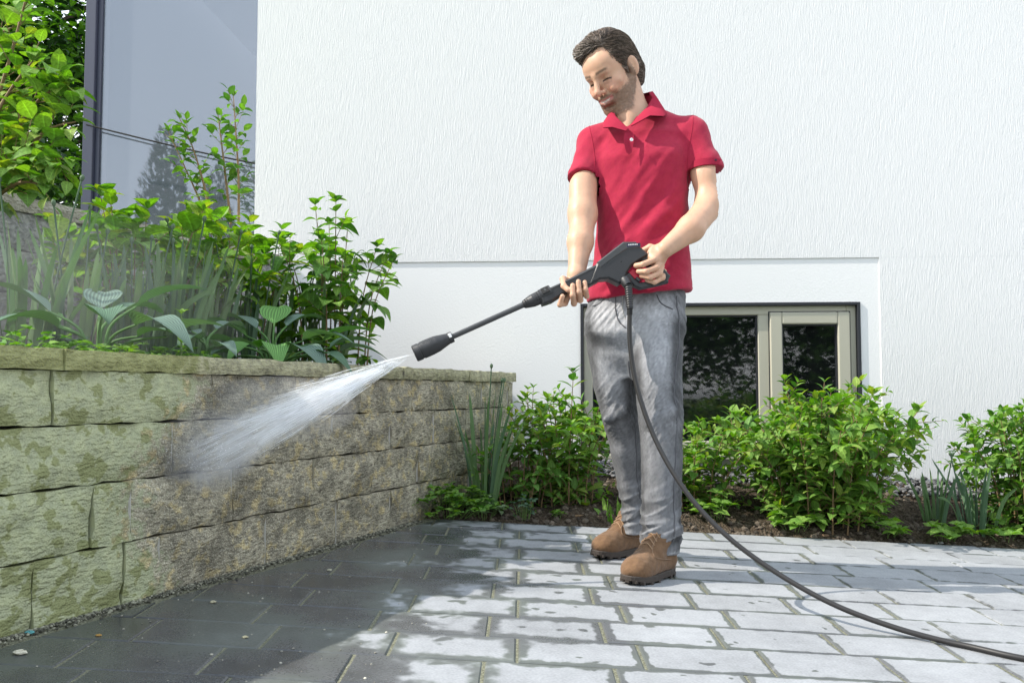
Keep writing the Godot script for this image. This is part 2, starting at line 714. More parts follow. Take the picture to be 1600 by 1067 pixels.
func clod_mesh(sd: int) -> ArrayMesh:
	# an irregular lump, one unit in radius
	var st := new_st()
	var r2 := RandomNumberGenerator.new()
	r2.seed = sd
	st.set_smooth_group(-1)
	var ring := []
	for j in 4:
		var row := []
		for k in 6:
			var a := TAU * (k + 0.5 * (j % 2)) / 6
			var h := [-0.85, -0.35, 0.35, 0.85][j] as float
			var r := sqrt(1.0 - h * h) * r2.randf_range(0.8, 1.15)
			row.append(Vector3(cos(a) * r, h * r2.randf_range(0.85, 1.1), sin(a) * r))
		ring.append(row)
	for j in 3:
		for k in 6:
			quad(st, ring[j][k], ring[j][(k + 1) % 6], ring[j + 1][(k + 1) % 6], ring[j + 1][k])
	for k in 6:
		st.add_vertex(Vector3(0, -1, 0))
		st.add_vertex(ring[0][(k + 1) % 6])
		st.add_vertex(ring[0][k])
		st.add_vertex(Vector3(0, 1, 0))
		st.add_vertex(ring[3][k])
		st.add_vertex(ring[3][(k + 1) % 6])
	return done(st)


func uv_of(p: Vector3) -> Vector2:
	# a point of the paving in metres along the rows and across them
	var d := p - GO
	return Vector2(d.dot(GU) / GU.length(), d.dot(GV) / GV.length())


# ---------------------------------------------------------------- stone walls

const SW_T0 := -0.7
const SW_T1 := 3.15


func stone_texture() -> Array:
	# colour of the garden wall: mossy green where it has not been rinsed, dark wet stone where it has
	var w := 2048
	var h := 400
	var bl := nbytes(noise(0.010, FastNoiseLite.TYPE_SIMPLEX_SMOOTH, 4, 41), w, h)
	var md := nbytes(noise(0.045, FastNoiseLite.TYPE_SIMPLEX_SMOOTH, 5, 42), w, h)
	var fn := nbytes(noise(0.30, FastNoiseLite.TYPE_SIMPLEX_SMOOTH, 3, 43), w, h)
	var bd := noise(0.030, FastNoiseLite.TYPE_SIMPLEX_SMOOTH, 5, 44).get_image(w, h / 3, false, false, true)
	bd.resize(w, h, Image.INTERPOLATE_CUBIC)
	bd.convert(Image.FORMAT_L8)
	var bed := nbytes(noise(0.018, FastNoiseLite.TYPE_SIMPLEX_SMOOTH, 4, 46), w, h)
	var st := noise(0.05, FastNoiseLite.TYPE_SIMPLEX_SMOOTH, 4, 45).get_image(w, h * 3, false, false, true)
	st.resize(w, h, Image.INTERPOLATE_CUBIC)
	st.convert(Image.FORMAT_L8)
	var sd := st.get_data()
	var out := PackedByteArray()
	out.resize(w * h * 3)
	var hm := PackedByteArray()
	hm.resize(w * h)
	var lut := PackedByteArray()
	lut.resize(1024)
	for i in 1024:
		lut[i] = Color(i / 1023.0, 0, 0).linear_to_srgb().r8
	for y in h:
		var yy := 0.70 - 0.66 * (y + 0.5) / h
		var tb := 0.36 + 0.22 * smoothstep(0.35, 0.64, yy) + 0.10 * smoothstep(0.22, 0.10, yy)
		var cap := yy > 0.642
		for x in w:
			var i := y * w + x
			var t := SW_T0 + (SW_T1 - SW_T0) * (x + 0.5) / w
			var b := bl[i] / 255.0
			var m := md[i] / 255.0
			var f := fn[i] / 255.0
			var s := sd[i] / 255.0
			var q := bed[i] / 255.0
			var wash := smoothstep(-0.07, 0.07, t - tb + (m - 0.5) * 0.22)
			# unrinsed: pale grey-green film with soaked olive patches
			var wet := 0.75 * smoothstep(0.50, 0.56, q + (m - 0.5) * 0.45 + 0.16 * smoothstep(0.20, 0.10, yy) - 0.11)
			var ar := lerpf(0.365 + 0.16 * (f - 0.5) + 0.14 * (m - 0.5), 0.190 + 0.05 * (f - 0.5), wet)
			var ag := lerpf(0.385 + 0.16 * (f - 0.5) + 0.14 * (m - 0.5), 0.205 + 0.05 * (f - 0.5), wet)
			var ab := lerpf(0.235 + 0.12 * (f - 0.5) + 0.06 * (m - 0.5), 0.075 + 0.02 * (f - 0.5), wet)
			# rinsed: brown-grey stone with dark bedding, ochre and pale grains
			var k := 0.300 + 0.34 * (s - 0.5) + 0.26 * (m - 0.5) + 0.22 * (f - 0.5)
			k *= lerpf(1.0, 0.50, smoothstep(0.50, 0.66, s * 0.5 + b * 0.5 + 0.02))
			k = maxf(k, 0.035)
			var oc := smoothstep(0.54, 0.70, q * 0.55 + m * 0.45) * 0.55
			var br := k * (1.10 + 0.36 * oc)
			var bg := k * (1.00 + 0.14 * oc)
			var bb := k * (0.74 - 0.26 * oc)
			if f > 0.66:
				br += 0.16
				bg += 0.16
				bb += 0.14
			var far := smoothstep(1.9, 2.8, t) * 0.7
			bg += far * 0.02
			if cap:
				ar = 0.27 + 0.16 * (m - 0.5) + 0.1 * (f - 0.5)
				ag = 0.275 + 0.16 * (m - 0.5) + 0.1 * (f - 0.5)
				ab = 0.12 + 0.08 * (m - 0.5)
				br = 0.33 + 0.26 * (m - 0.5) + 0.12 * (f - 0.5)
				bg = 0.315 + 0.25 * (m - 0.5) + 0.12 * (f - 0.5)
				bb = 0.20 + 0.14 * (m - 0.5)
			out[i * 3] = lut[clampi(int(lerpf(ar, br, wash) * 1023.0), 0, 1023)]
			out[i * 3 + 1] = lut[clampi(int(lerpf(ag, bg, wash) * 1023.0), 0, 1023)]
			out[i * 3 + 2] = lut[clampi(int(lerpf(ab, bb, wash) * 1023.0), 0, 1023)]
			hm[i] = clampi(int(255.0 * (0.30 * s + 0.32 * m + 0.22 * f + 0.16 * b)), 0, 255)
	return [tex(Image.create_from_data(w, h, false, Image.FORMAT_RGB8, out)), tex(Image.create_from_data(w, h, false, Image.FORMAT_L8, hm))]


func stone_block(base: Vector3, along: Vector3, outw: Vector3, t0: float, t1: float, y0: float, y1: float, deep: float, nz: FastNoiseLite, rough: float, map := true) -> ArrayMesh:
	# a split-faced block: uneven face, edges falling back into the joint, plain sides
	var st := new_st()
	st.set_smooth_group(0)
	var nx := clampi(int((t1 - t0) / 0.028), 4, 22)
	var ny := clampi(int((y1 - y0) / 0.022), 3, 8)
	var pts := []
	var uvs := []
	for j in ny + 1:
		var row := []
		var urow := []
		for i in nx + 1:
			var t := lerpf(t0, t1, i / float(nx))
			var y := lerpf(y0, y1, j / float(ny))
			var jag := nz.get_noise_2d(t * 6.0 + 50.0, y0 * 40.0 + (9.0 if j == 0 else 2.0)) * 0.006
			if j == 0 or j == ny:
				y += jag
			var tt := t
			if i == 0 or i == nx:
				tt += nz.get_noise_2d(y * 9.0, t0 * 31.0) * 0.003
			var edge := minf(minf(i, nx - i) / 1.2, minf(j, ny - j) / 1.2)
			var o := nz.get_noise_2d(t * 3.0 + t0 * 7.0, y * 5.0 + y0 * 13.0) * rough - 0.006 * maxf(0.0, 1.0 - edge)
			var p := base + along * tt + outw * o
			p.y = y
			row.append(p)
			urow.append(Vector2((tt - SW_T0) / (SW_T1 - SW_T0), (0.70 - y) / 0.66))
		pts.append(row)
		uvs.append(urow)
	for j in ny:
		for i in nx:
			quad(st, pts[j][i], pts[j + 1][i], pts[j + 1][i + 1], pts[j][i + 1], [uvs[j][i], uvs[j + 1][i], uvs[j + 1][i + 1], uvs[j][i + 1]])
	st.set_smooth_group(-1)
	var back := -outw * deep
	for i in nx:
		quad(st, pts[ny][i], pts[ny][i] + back, pts[ny][i + 1] + back, pts[ny][i + 1], [uvs[ny][i], uvs[ny][i], uvs[ny][i + 1], uvs[ny][i + 1]])
		quad(st, pts[0][i] + back, pts[0][i], pts[0][i + 1], pts[0][i + 1] + back, [uvs[0][i], uvs[0][i], uvs[0][i + 1], uvs[0][i + 1]])
	for j in ny:
		quad(st, pts[j][0] + back, pts[j + 1][0] + back, pts[j + 1][0], pts[j][0], [uvs[j][0], uvs[j][0], uvs[j][0], uvs[j][0]])
		quad(st, pts[j][nx], pts[j + 1][nx], pts[j + 1][nx] + back, pts[j][nx] + back, [uvs[j][nx], uvs[j][nx], uvs[j][nx], uvs[j][nx]])
	return done(st)


func make_retaining_wall() -> void:
	var maps := stone_texture()
	var m := mat("wall_stone", Color.WHITE, 0.72, 0.4)
	m.albedo_texture = maps[0]
	m.heightmap_enabled = true
	m.heightmap_texture = maps[1]
	m.heightmap_scale = 1.5
	var wall := thing("garden_wall", "low garden wall of split stone blocks, green on the left and rinsed on the right", "wall")
	var nz := noise(1.6, FastNoiseLite.TYPE_SIMPLEX_SMOOTH, 4, 47)
	var ys := [-0.05, 0.208, 0.365, 0.512, 0.643]
	var joints := [
		[-0.72, -0.18, 0.073, 0.334, 0.464, 0.918, 1.318, 1.702, 2.06, 2.45, 2.80, 3.013],
		[-0.74, -0.30, 0.231, 0.360, 0.753, 1.165, 1.552, 1.931, 2.30, 2.66, 3.013],
		[-0.72, -0.12, 0.503, 0.907, 1.287, 1.697, 2.079, 2.40, 2.73, 3.013],
		[-0.73, -0.33, 0.112, 0.655, 1.060, 1.469, 1.872, 2.218, 2.598, 2.935, 3.013]]
	for c in 4:
		for i in joints[c].size() - 1:
			part(wall, "stone", stone_block(WB + WF * rng.randf_range(-0.004, 0.004), WT, WF, joints[c][i] + 0.002, joints[c][i + 1] - 0.002, ys[c] + 0.0022, ys[c + 1] - 0.0022, 0.16, nz, 0.018), m)
	var caps := [-0.75, 0.13, 0.98, 1.78, 2.42, 3.013]
	for i in caps.size() - 1:
		part(wall, "cap_stone", stone_block(WB + WF * 0.012, WT, WF, caps[i] + 0.001, caps[i + 1] - 0.001, 0.643, 0.692, 0.24, nz, 0.012), m)
	# pale mortar in the upright joints that have been rinsed, dark backing elsewhere
	var mortar := mat("mortar", lin(0.50, 0.48, 0.43), 0.9)
	mortar.heightmap_enabled = true
	mortar.heightmap_texture = mats_tex["fine"]
	mortar.heightmap_scale = 0.3
	triplanar(mortar, 8.0)
	var dark := mat("joint_shadow", lin(0.035, 0.035, 0.028), 0.95)
	for c in 4:
		for i in range(1, joints[c].size() - 1):
			if joints[c][i] < (0.45 if c != 1 else 0.34):
				continue
			var p: Vector3 = WB + WT * joints[c][i] - WF * 0.031
			p.y = (ys[c] + ys[c + 1]) * 0.5
			part(wall, "mortar_joint", box_mesh(Vector3(0.009, ys[c + 1] - ys[c] - 0.012, 0.046), 0.003), mortar, Transform3D(Basis(WT, Vector3.UP, WT.cross(Vector3.UP)), p))
	var bp := WB + WT * 1.15 - WF * 0.10
	bp.y = 0.29
	part(wall, "backing", box_mesh(Vector3(3.70, 0.68, 0.10), 0.002), dark, Transform3D(Basis(WT, Vector3.UP, WT.cross(Vector3.UP)), bp))
	# planting soil held by the wall
	var bed := struct("planter_soil")
	var st := new_st()
	var a := WB + WT * -1.2 - WF * 0.14
	var b := WB + WT * 3.3 - WF * 0.14
	var c2 := WB + WT * 3.3 - WF * 1.6
	var d := WB + WT * -1.2 - WF * 1.6
	quad(st, Vector3(a.x, 0.63, a.z), Vector3(d.x, 0.70, d.z), Vector3(c2.x, 0.70, c2.z), Vector3(b.x, 0.63, b.z))
	part(bed, "soil", done(st), mats["soil"])


func make_terrace_wall() -> void:
	var m := mat("terrace_stone", Color.WHITE, 0.85)
	m.albedo_texture = mottled(0.03, 512, [Color(0.10, 0.10, 0.10), Color(0.21, 0.21, 0.205), Color(0.30, 0.295, 0.28), Color(0.42, 0.41, 0.38)], 51)
	triplanar(m, 1.7)
	m.heightmap_enabled = true
	m.heightmap_texture = mats_tex["grain"]
	m.heightmap_scale = 1.4
	var cm := mat("terrace_cap", Color.WHITE, 0.85)
	cm.albedo_texture = mottled(0.03, 256, [Color(0.20, 0.18, 0.14), Color(0.34, 0.31, 0.25), Color(0.44, 0.41, 0.35)], 52)
	triplanar(cm, 2.1)
	cm.heightmap_enabled = true
	cm.heightmap_texture = mats_tex["grain"]
	cm.heightmap_scale = 1.2
	var wall := thing("terrace_wall", "taller grey stone terrace wall behind the planted strip", "wall")
	var foot := Vector3(-1.31, 0.6, -5.08)
	var nz := noise(1.4, FastNoiseLite.TYPE_SIMPLEX_SMOOTH, 4, 53)
	var ys := [0.60, 0.80, 0.98, 1.15, 1.30]
	for c in 4:
		var t := -2.6 - 0.2 * (c % 2)
		while t < 0.0:
			var l := rng.randf_range(0.42, 0.72)
			var e := minf(t + l, 0.0)
			if e > -0.15:
				e = 0.0
			part(wall, "stone", stone_block(foot, WT, WF, t + 0.002, e - 0.002, ys[c] + 0.002, ys[c + 1] - 0.002, 0.2, nz, 0.018), m)
			t = e
	var caps := [-2.7, -1.9, -1.15, -0.5, 0.0]
	for i in 4:
		part(wall, "cap_stone", stone_block(foot + WF * 0.015, WT, WF, caps[i] + 0.0015, caps[i + 1] - 0.0015, 1.303, 1.365, 0.3, nz, 0.008), cm)
	var bp := foot - WF * 0.1 + WT * -1.3
	bp.y = 0.95
	part(wall, "backing", box_mesh(Vector3(2.6, 0.68, 0.1), 0.002), mats["joint_shadow"], Transform3D(Basis(WT, Vector3.UP, WT.cross(Vector3.UP)), bp))
	# the higher ground behind it
	var hi := struct("terrace_ground")
	var st := new_st()
	var a := foot + WT * -2.9 - WF * 0.25
	var b := foot + WT * 0.05 - WF * 0.25
	quad(st, Vector3(a.x, 1.31, a.z), a - WF * 14.0 + Vector3(0, 0.9, 0), b - WF * 14.0 + WT * 9.0 + Vector3(0, 0.9, 0), Vector3(b.x, 1.31, b.z) + WT * 9.0)
	part(hi, "soil", done(st), mats["land"])


# ---------------------------------------------------------------- house

func hp(x: float, y: float, o := 0.0) -> Vector3:
	# a point on the house wall: x along it, y up, o out of it
	var p := H0 + HX * x + HN * o
	p.y = y
	return p


func house_box(parent: Node, called: String, x0: float, x1: float, y0: float, y1: float, o0: float, o1: float, m: Material, bevel := 0.003) -> MeshInstance3D:
	return part(parent, called, box_mesh(Vector3(x1 - x0, y1 - y0, o1 - o0), bevel), m, Transform3D(Basis(HX, Vector3.UP, HN), hp((x0 + x1) / 2, (y0 + y1) / 2, (o0 + o1) / 2)))


func plaster_slab(parent: Node, called: String, x0: float, x1: float, y0: float, y1: float, o0: float, o1: float, m: Material) -> void:
	var st := new_st()
	st.set_smooth_group(-1)
	var c := []
	for q in [[x0, y0], [x0, y1], [x1, y1], [x1, y0]]:
		c.append([hp(q[0], q[1], o1), hp(q[0], q[1], o0), Vector2(q[0] / 2.0, -q[1] / 2.0)])
	quad(st, c[0][0], c[1][0], c[2][0], c[3][0], [c[0][2], c[1][2], c[2][2], c[3][2]])
	for i in 4:
		var j := (i + 1) % 4
		quad(st, c[i][1], c[j][1], c[j][0], c[i][0], [c[i][2], c[j][2], c[j][2], c[i][2]])
	part(parent, called, done(st), m)


func make_house() -> void:
	var house := thing("house", "white plastered house with a smooth plinth and a basement window behind the man", "house", Vector3.ZERO)
	# scratched render: long upright grooves plus grain
	var im := noise(0.22, FastNoiseLite.TYPE_SIMPLEX_SMOOTH, 3, 61).get_seamless_image(2048, 96)
	im.resize(2048, 2048, Image.INTERPOLATE_CUBIC)
	var rough := noise(0.13, FastNoiseLite.TYPE_SIMPLEX_SMOOTH, 3, 62).get_seamless_image(2048, 1024)
	rough.resize(2048, 2048, Image.INTERPOLATE_CUBIC)
	im.convert(Image.FORMAT_RGBA8)
	rough.convert(Image.FORMAT_RGBA8)
	var half := rough.get_data()
	var wide := im.get_data()
	var grey := PackedByteArray()
	grey.resize(2048 * 2048)
	for i in 2048 * 2048:
		grey[i] = (wide[i * 4] * 2 + half[i * 4]) / 3
	var plaster := mat("plaster", lin(0.69, 0.69, 0.69), 0.9, 0.3)
	plaster.heightmap_enabled = true
	plaster.heightmap_texture = tex(Image.create_from_data(2048, 2048, false, Image.FORMAT_L8, grey))
	plaster.heightmap_scale = 0.31
	var smooth := mat("plinth_render", lin(0.735, 0.735, 0.735), 0.85, 0.3)
	smooth.heightmap_enabled = true
	smooth.heightmap_texture = mats_tex["grain"]
	smooth.heightmap_scale = 0.05
	triplanar(smooth, 2.0)
	var xl := -1.485
	var xw0 := 0.383       # window opening
	var xw1 := 1.905
	var yw0 := 0.255
	var yw1 := 1.082
	var top := 1.325
	# solid wall round the window opening
	for q in [[xl + 0.01, xw0, -0.6, top], [xw1, 6.0, -0.6, top], [xw0, xw1, -0.6, yw0], [xw0, xw1, yw1, top]]:
		house_box(house, "plinth", q[0], q[1], q[2], q[3], -0.36, 0.0, smooth, 0.0005)
	house_box(house, "wall", xl + 0.01, 6.0, top + 0.0, 6.2, -0.36, -0.002, smooth, 0.0005)
	plaster_slab(house, "plaster", xl, 6.0, top, 6.2, -0.004, 0.007, plaster)
	plaster_slab(house, "plaster", 2.01, 6.0, 0.10, top, -0.004, 0.0067, plaster)
	house_box(house, "side_wall", xl + 0.01, xl + 0.35, -0.6, 6.2, -9.0, -0.362, smooth, 0.0005)
	var base := mat("concrete_foot", lin(0.36, 0.36, 0.36), 0.9)
	house_box(house, "foot_strip", xw1, 6.0, -0.5, 0.095, 0.001, 0.006, base, 0.0005)
	# basement window
	var fm := mat("window_frame", lin(0.40, 0.385, 0.31), 0.45)
	var seal := mat("window_seal", lin(0.014, 0.016, 0.022), 0.5)
	var win := Node3D.new()
	win.name = numbered(house, "window")
	house.add_child(win)
	var rim := 0.016
	for q in [[xw0, xw0 + rim, yw0, yw1], [xw1 - rim, xw1, yw0, yw1], [xw0 + rim, xw1 - rim, yw1 - rim, yw1], [xw0 + rim, xw1 - rim, yw0, yw0 + rim]]:
		house_box(win, "seal", q[0], q[1], q[2], q[3], -0.10, 0.009, seal, 0.001)
	var a0 := xw0 + rim
	var a1 := xw1 - rim
	var b0 := yw0 + rim
	var b1 := yw1 - rim
	var fr := 0.050
	var mx0 := 1.360
	var mx1 := 1.440
	for q in [[a0, a0 + fr, b0, b1], [a1 - fr, a1, b0, b1], [a0 + fr, a1 - fr, b1 - fr, b1], [a0 + fr, a1 - fr, b0, b0 + fr], [mx0, mx1, b0 + fr, b1 - fr]]:
		house_box(win, "frame", q[0], q[1], q[2], q[3], -0.085, -0.022, fm, 0.004)
	# opening sash on the right, standing proud
	var s0 := mx1 - 0.018
	var s1 := a1 - 0.036
	var c0 := b0 + 0.035
	var c1 := b1 - 0.037
	for q in [[s0 - 0.006, s0, c0, c1], [s1, s1 + 0.006, c0, c1], [s0 - 0.006, s1 + 0.006, c1, c1 + 0.006]]:
		house_box(win, "gasket", q[0], q[1], q[2], q[3], -0.03, -0.0205, seal, 0.0005)
	var sw := 0.066
	for q in [[s0, s0 + sw, c0, c1], [s1 - sw, s1, c0, c1], [s0 + sw, s1 - sw, c1 - sw, c1], [s0 + sw, s1 - sw, c0, c0 + sw]]:
		house_box(win, "sash", q[0], q[1], q[2], q[3], -0.07, -0.004, fm, 0.006)
	for q in [[s0 + sw, s0 + sw + 0.008, c0 + sw, c1 - sw], [s1 - sw - 0.008, s1 - sw, c0 + sw, c1 - sw], [s0 + sw + 0.008, s1 - sw - 0.008, c1 - sw - 0.008, c1 - sw]]:
		house_box(win, "gasket", q[0], q[1], q[2], q[3], -0.05, -0.020, seal, 0.0005)
	for q in [[a0 + fr, a0 + fr + 0.008, b0 + fr, b1 - fr], [mx0 - 0.008, mx0, b0 + fr, b1 - fr], [a0 + fr + 0.008, mx0 - 0.008, b1 - fr - 0.008, b1 - fr]]:
		house_box(win, "gasket", q[0], q[1], q[2], q[3], -0.07, -0.034, seal, 0.0005)
	var glass := StandardMaterial3D.new()
	glass.resource_name = "glass"
	glass.albedo_color = Color(0.5, 0.55, 0.55, 0.012)
	glass.transparency = BaseMaterial3D.TRANSPARENCY_ALPHA
	glass.roughness = 0.02
	glass.metallic_specular = 0.9
	mats["glass"] = glass
	house_box(win, "pane", a0 + fr + 0.001, mx0 - 0.001, b0 + fr + 0.001, b1 - fr - 0.001, -0.052, -0.046, glass, 0.0002)
	house_box(win, "pane", s0 + sw + 0.001, s1 - sw - 0.001, c0 + sw + 0.001, c1 - sw - 0.001, -0.040, -0.034, glass, 0.0002)
	house_box(win, "sill", xw0 - 0.02, xw1 + 0.02, yw0 - 0.028, yw0 - 0.004, 0.001, 0.06, fm, 0.003)
	# the dim cellar behind: walls, floor, a blind rail and a reveal
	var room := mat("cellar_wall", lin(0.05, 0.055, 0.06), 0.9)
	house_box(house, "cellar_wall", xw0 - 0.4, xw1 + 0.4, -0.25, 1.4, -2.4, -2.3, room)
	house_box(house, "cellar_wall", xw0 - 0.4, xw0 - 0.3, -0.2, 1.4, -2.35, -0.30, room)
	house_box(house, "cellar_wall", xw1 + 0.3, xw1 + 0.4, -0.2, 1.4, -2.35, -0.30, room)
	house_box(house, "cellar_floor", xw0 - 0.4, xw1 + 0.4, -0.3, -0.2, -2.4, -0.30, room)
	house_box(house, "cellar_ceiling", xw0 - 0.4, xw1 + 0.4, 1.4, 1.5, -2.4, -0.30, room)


# ---------------------------------------------------------------- glass wing on the left

func make_glass_wing() -> void:
	var wing := thing("glass_wing", "tall dark-framed window wall left of the white house", "window")
	var post := mat("wing_frame", lin(0.045, 0.05, 0.085), 0.4)
	var zb := -1.0      # set back from the house front
	var x0 := -3.02
	var x1 := -1.2
	house_box(wing, "post", x0 - 0.075, x0, 0.6, 5.4, zb - 0.09, zb + 0.02, post, 0.004)
	house_box(wing, "inner_post", x0 + 0.001, x0 + 0.03, 1.27, 5.2, zb - 0.07, zb - 0.012, post, 0.003)
	house_box(wing, "sill", x0 + 0.001, x1, 1.20, 1.265, zb - 0.09, zb + 0.03, post, 0.004)
	house_box(wing, "head", x0 + 0.001, x1, 5.21, 5.4, zb - 0.09, zb + 0.02, post, 0.004)
	var pane := StandardMaterial3D.new()
	pane.resource_name = "wing_glass"
	pane.albedo_color = Color(0.57, 0.60, 0.65, 0.16)
	pane.transparency = BaseMaterial3D.TRANSPARENCY_ALPHA
	pane.roughness = 0.02
	pane.metallic = 0.5
	pane.metallic_specular = 0.6
	house_box(wing, "pane", x0 + 0.032, x1, 1.27, 5.2, zb - 0.04, zb - 0.032, pane, 0.0002)
	# the room behind: pale back wall, ceiling stepping down in boxed beams
	var inner := mat("wing_room", lin(0.14, 0.15, 0.18), 0.9)
	var beam := mat("wing_beam", lin(0.62, 0.64, 0.70), 0.8)
	house_box(wing, "room_wall", x0 - 0.3, x1 + 0.5, 0.6, 5.4, zb - 5.2, zb - 5.0, inner)
	house_box(wing, "room_wall", x0 - 0.06, x0 - 0.012, 1.19, 5.4, zb - 5.0, zb - 0.2, inner)
	house_box(wing, "room_floor", x0 - 0.3, x1 + 0.5, 1.0, 1.19, zb - 5.0, zb - 0.1, inner)
	house_box(wing, "ceiling_step", -2.05, -1.62, 3.55, 3.75, zb - 4.98, zb - 0.2, beam, 0.01)
	house_box(wing, "ceiling_step", -2.30, -2.07, 3.72, 3.90, zb - 4.98, zb - 0.2, beam, 0.01)
	house_box(wing, "ceiling_step", -2.80, -2.32, 3.90, 4.05, zb - 4.98, zb - 0.2, beam, 0.01)
	# slack cable across the pane
	var cable := thing("cable", "thin dark cable slung across the glass of the window wall", "cable")
	var a := hp(x0 - 0.03, 2.455, zb + 0.05)
	var b := hp(-1.30, 2.05, zb + 0.05)
	part(cable, "wire", tube_mesh(curve([a, a.lerp(b, 0.5) + Vector3(0, -0.02, 0), b], 8), [0.006], 6), mats["dark_hole"])


# ---------------------------------------------------------------- plants

func leaf_mesh(l: float, w: float, droop: float, fold: float, belly: float, n := 5, wave := 0.0) -> ArrayMesh:
	# blade along +z from its base, face up; belly < 1 puts the widest part nearer the base
	var st := new_st()
	st.set_smooth_group(0)
	var rows := []
	for j in n + 1:
		var s := j / float(n)
		var hw := w * 0.5 * pow(maxf(sin(PI * pow(s, belly)), 0.0), 0.85)
		if j == n:
			hw = 0.0
		if j == 0:
			hw = w * 0.03
		var y := 0.12 * l * sin(PI * s * 0.6) - droop * l * s * s
		var z := l * s * (1.0 - 0.12 * droop * s)
		var wv := wave * l * sin(s * 9.0)
		rows.append([Vector3(-hw, y + fold * hw + wv, z), Vector3(0, y, z), Vector3(hw, y + fold * hw - wv, z), s])
	for j in n:
		var a: Array = rows[j]
		var b: Array = rows[j + 1]
		quad(st, a[0], b[0], b[1], a[1], [Vector2(0, a[3]), Vector2(0, b[3]), Vector2(0.5, b[3]), Vector2(0.5, a[3])])
		quad(st, a[1], b[1], b[2], a[2], [Vector2(0.5, a[3]), Vector2(0.5, b[3]), Vector2(1, b[3]), Vector2(1, a[3])])
	return done(st)


func strap_mesh(pts: PackedVector3Array, w: float, face: Vector3, twist := 0.0) -> ArrayMesh:
	# a long narrow blade along the points, slightly channelled
	var st := new_st()
	st.set_smooth_group(0)
	var n := pts.size()
	var rows := []
	for i in n:
		var s := i / float(n - 1)
		var d := (pts[mini(i + 1, n - 1)] - pts[maxi(i - 1, 0)]).normalized()
		var side := d.cross(face.rotated(Vector3.UP, twist * s)).normalized()
		var up := side.cross(d)
		var hw := w * 0.5 * (0.75 + 0.5 * sin(PI * minf(s * 1.2, 1.0)) * 0.5) * sqrt(maxf(1.0 - pow(s, 6.0), 0.0))
		rows.append([pts[i] - side * hw + up * hw * 0.35, pts[i], pts[i] + side * hw + up * hw * 0.35, s])
	for j in n - 1:
		var a: Array = rows[j]
		var b: Array = rows[j + 1]
		quad(st, a[0], b[0], b[1], a[1], [Vector2(0, a[3]), Vector2(0, b[3]), Vector2(0.5, b[3]), Vector2(0.5, a[3])])
		quad(st, a[1], b[1], b[2], a[2], [Vector2(0.5, a[3]), Vector2(0.5, b[3]), Vector2(1, b[3]), Vector2(1, a[3])])
	return done(st)


func place_leaves(t: Node3D, leaves: Array, meshes: Array, ms: Array, most := 300) -> void:
	# leaves: transforms in the scene; the nearest as single parts, the rest as one mass
	var at := t.position
	leaves.sort_custom(func(p, q): return (p.origin - CAM).length_squared() < (q.origin - CAM).length_squared())
	var rest := {}
	for i in leaves.size():
		var xf: Transform3D = leaves[i]
		xf.origin -= at
		var a := rng.randi() % meshes.size()
		var b := rng.randi() % ms.size()
		if i < most:
			part(t, "leaf", meshes[a], ms[b], xf)
		else:
			var key := a * 100 + b
			if not rest.has(key):
				rest[key] = []
			rest[key].append(xf)
	for key in rest:
		stuff(t, "foliage", meshes[key / 100], ms[key % 100], rest[key])


var shrub_leaf := []
var broad_leaf := []
var small_leaf := []


func make_leaf_kinds() -> void:
	for i in 4:
		shrub_leaf.append(leaf_mesh(1.0, 0.47 + 0.03 * i, 0.10 + 0.12 * i, 0.28, 0.76, 5))
		broad_leaf.append(leaf_mesh(1.0, 0.58 + 0.04 * i, 0.20 + 0.12 * i, 0.22, 0.72, 6, 0.008))
		small_leaf.append(leaf_mesh(1.0, 0.72, 0.15 + 0.1 * i, 0.2, 0.85, 3))


func leaf_xf(at: Vector3, dir: Vector3, size: float, roll := 0.0) -> Transform3D:
	var f := frame(at, dir)
	f.basis = f.basis.rotated(dir.normalized(), roll).scaled_local(Vector3(size, size, size))
	return f


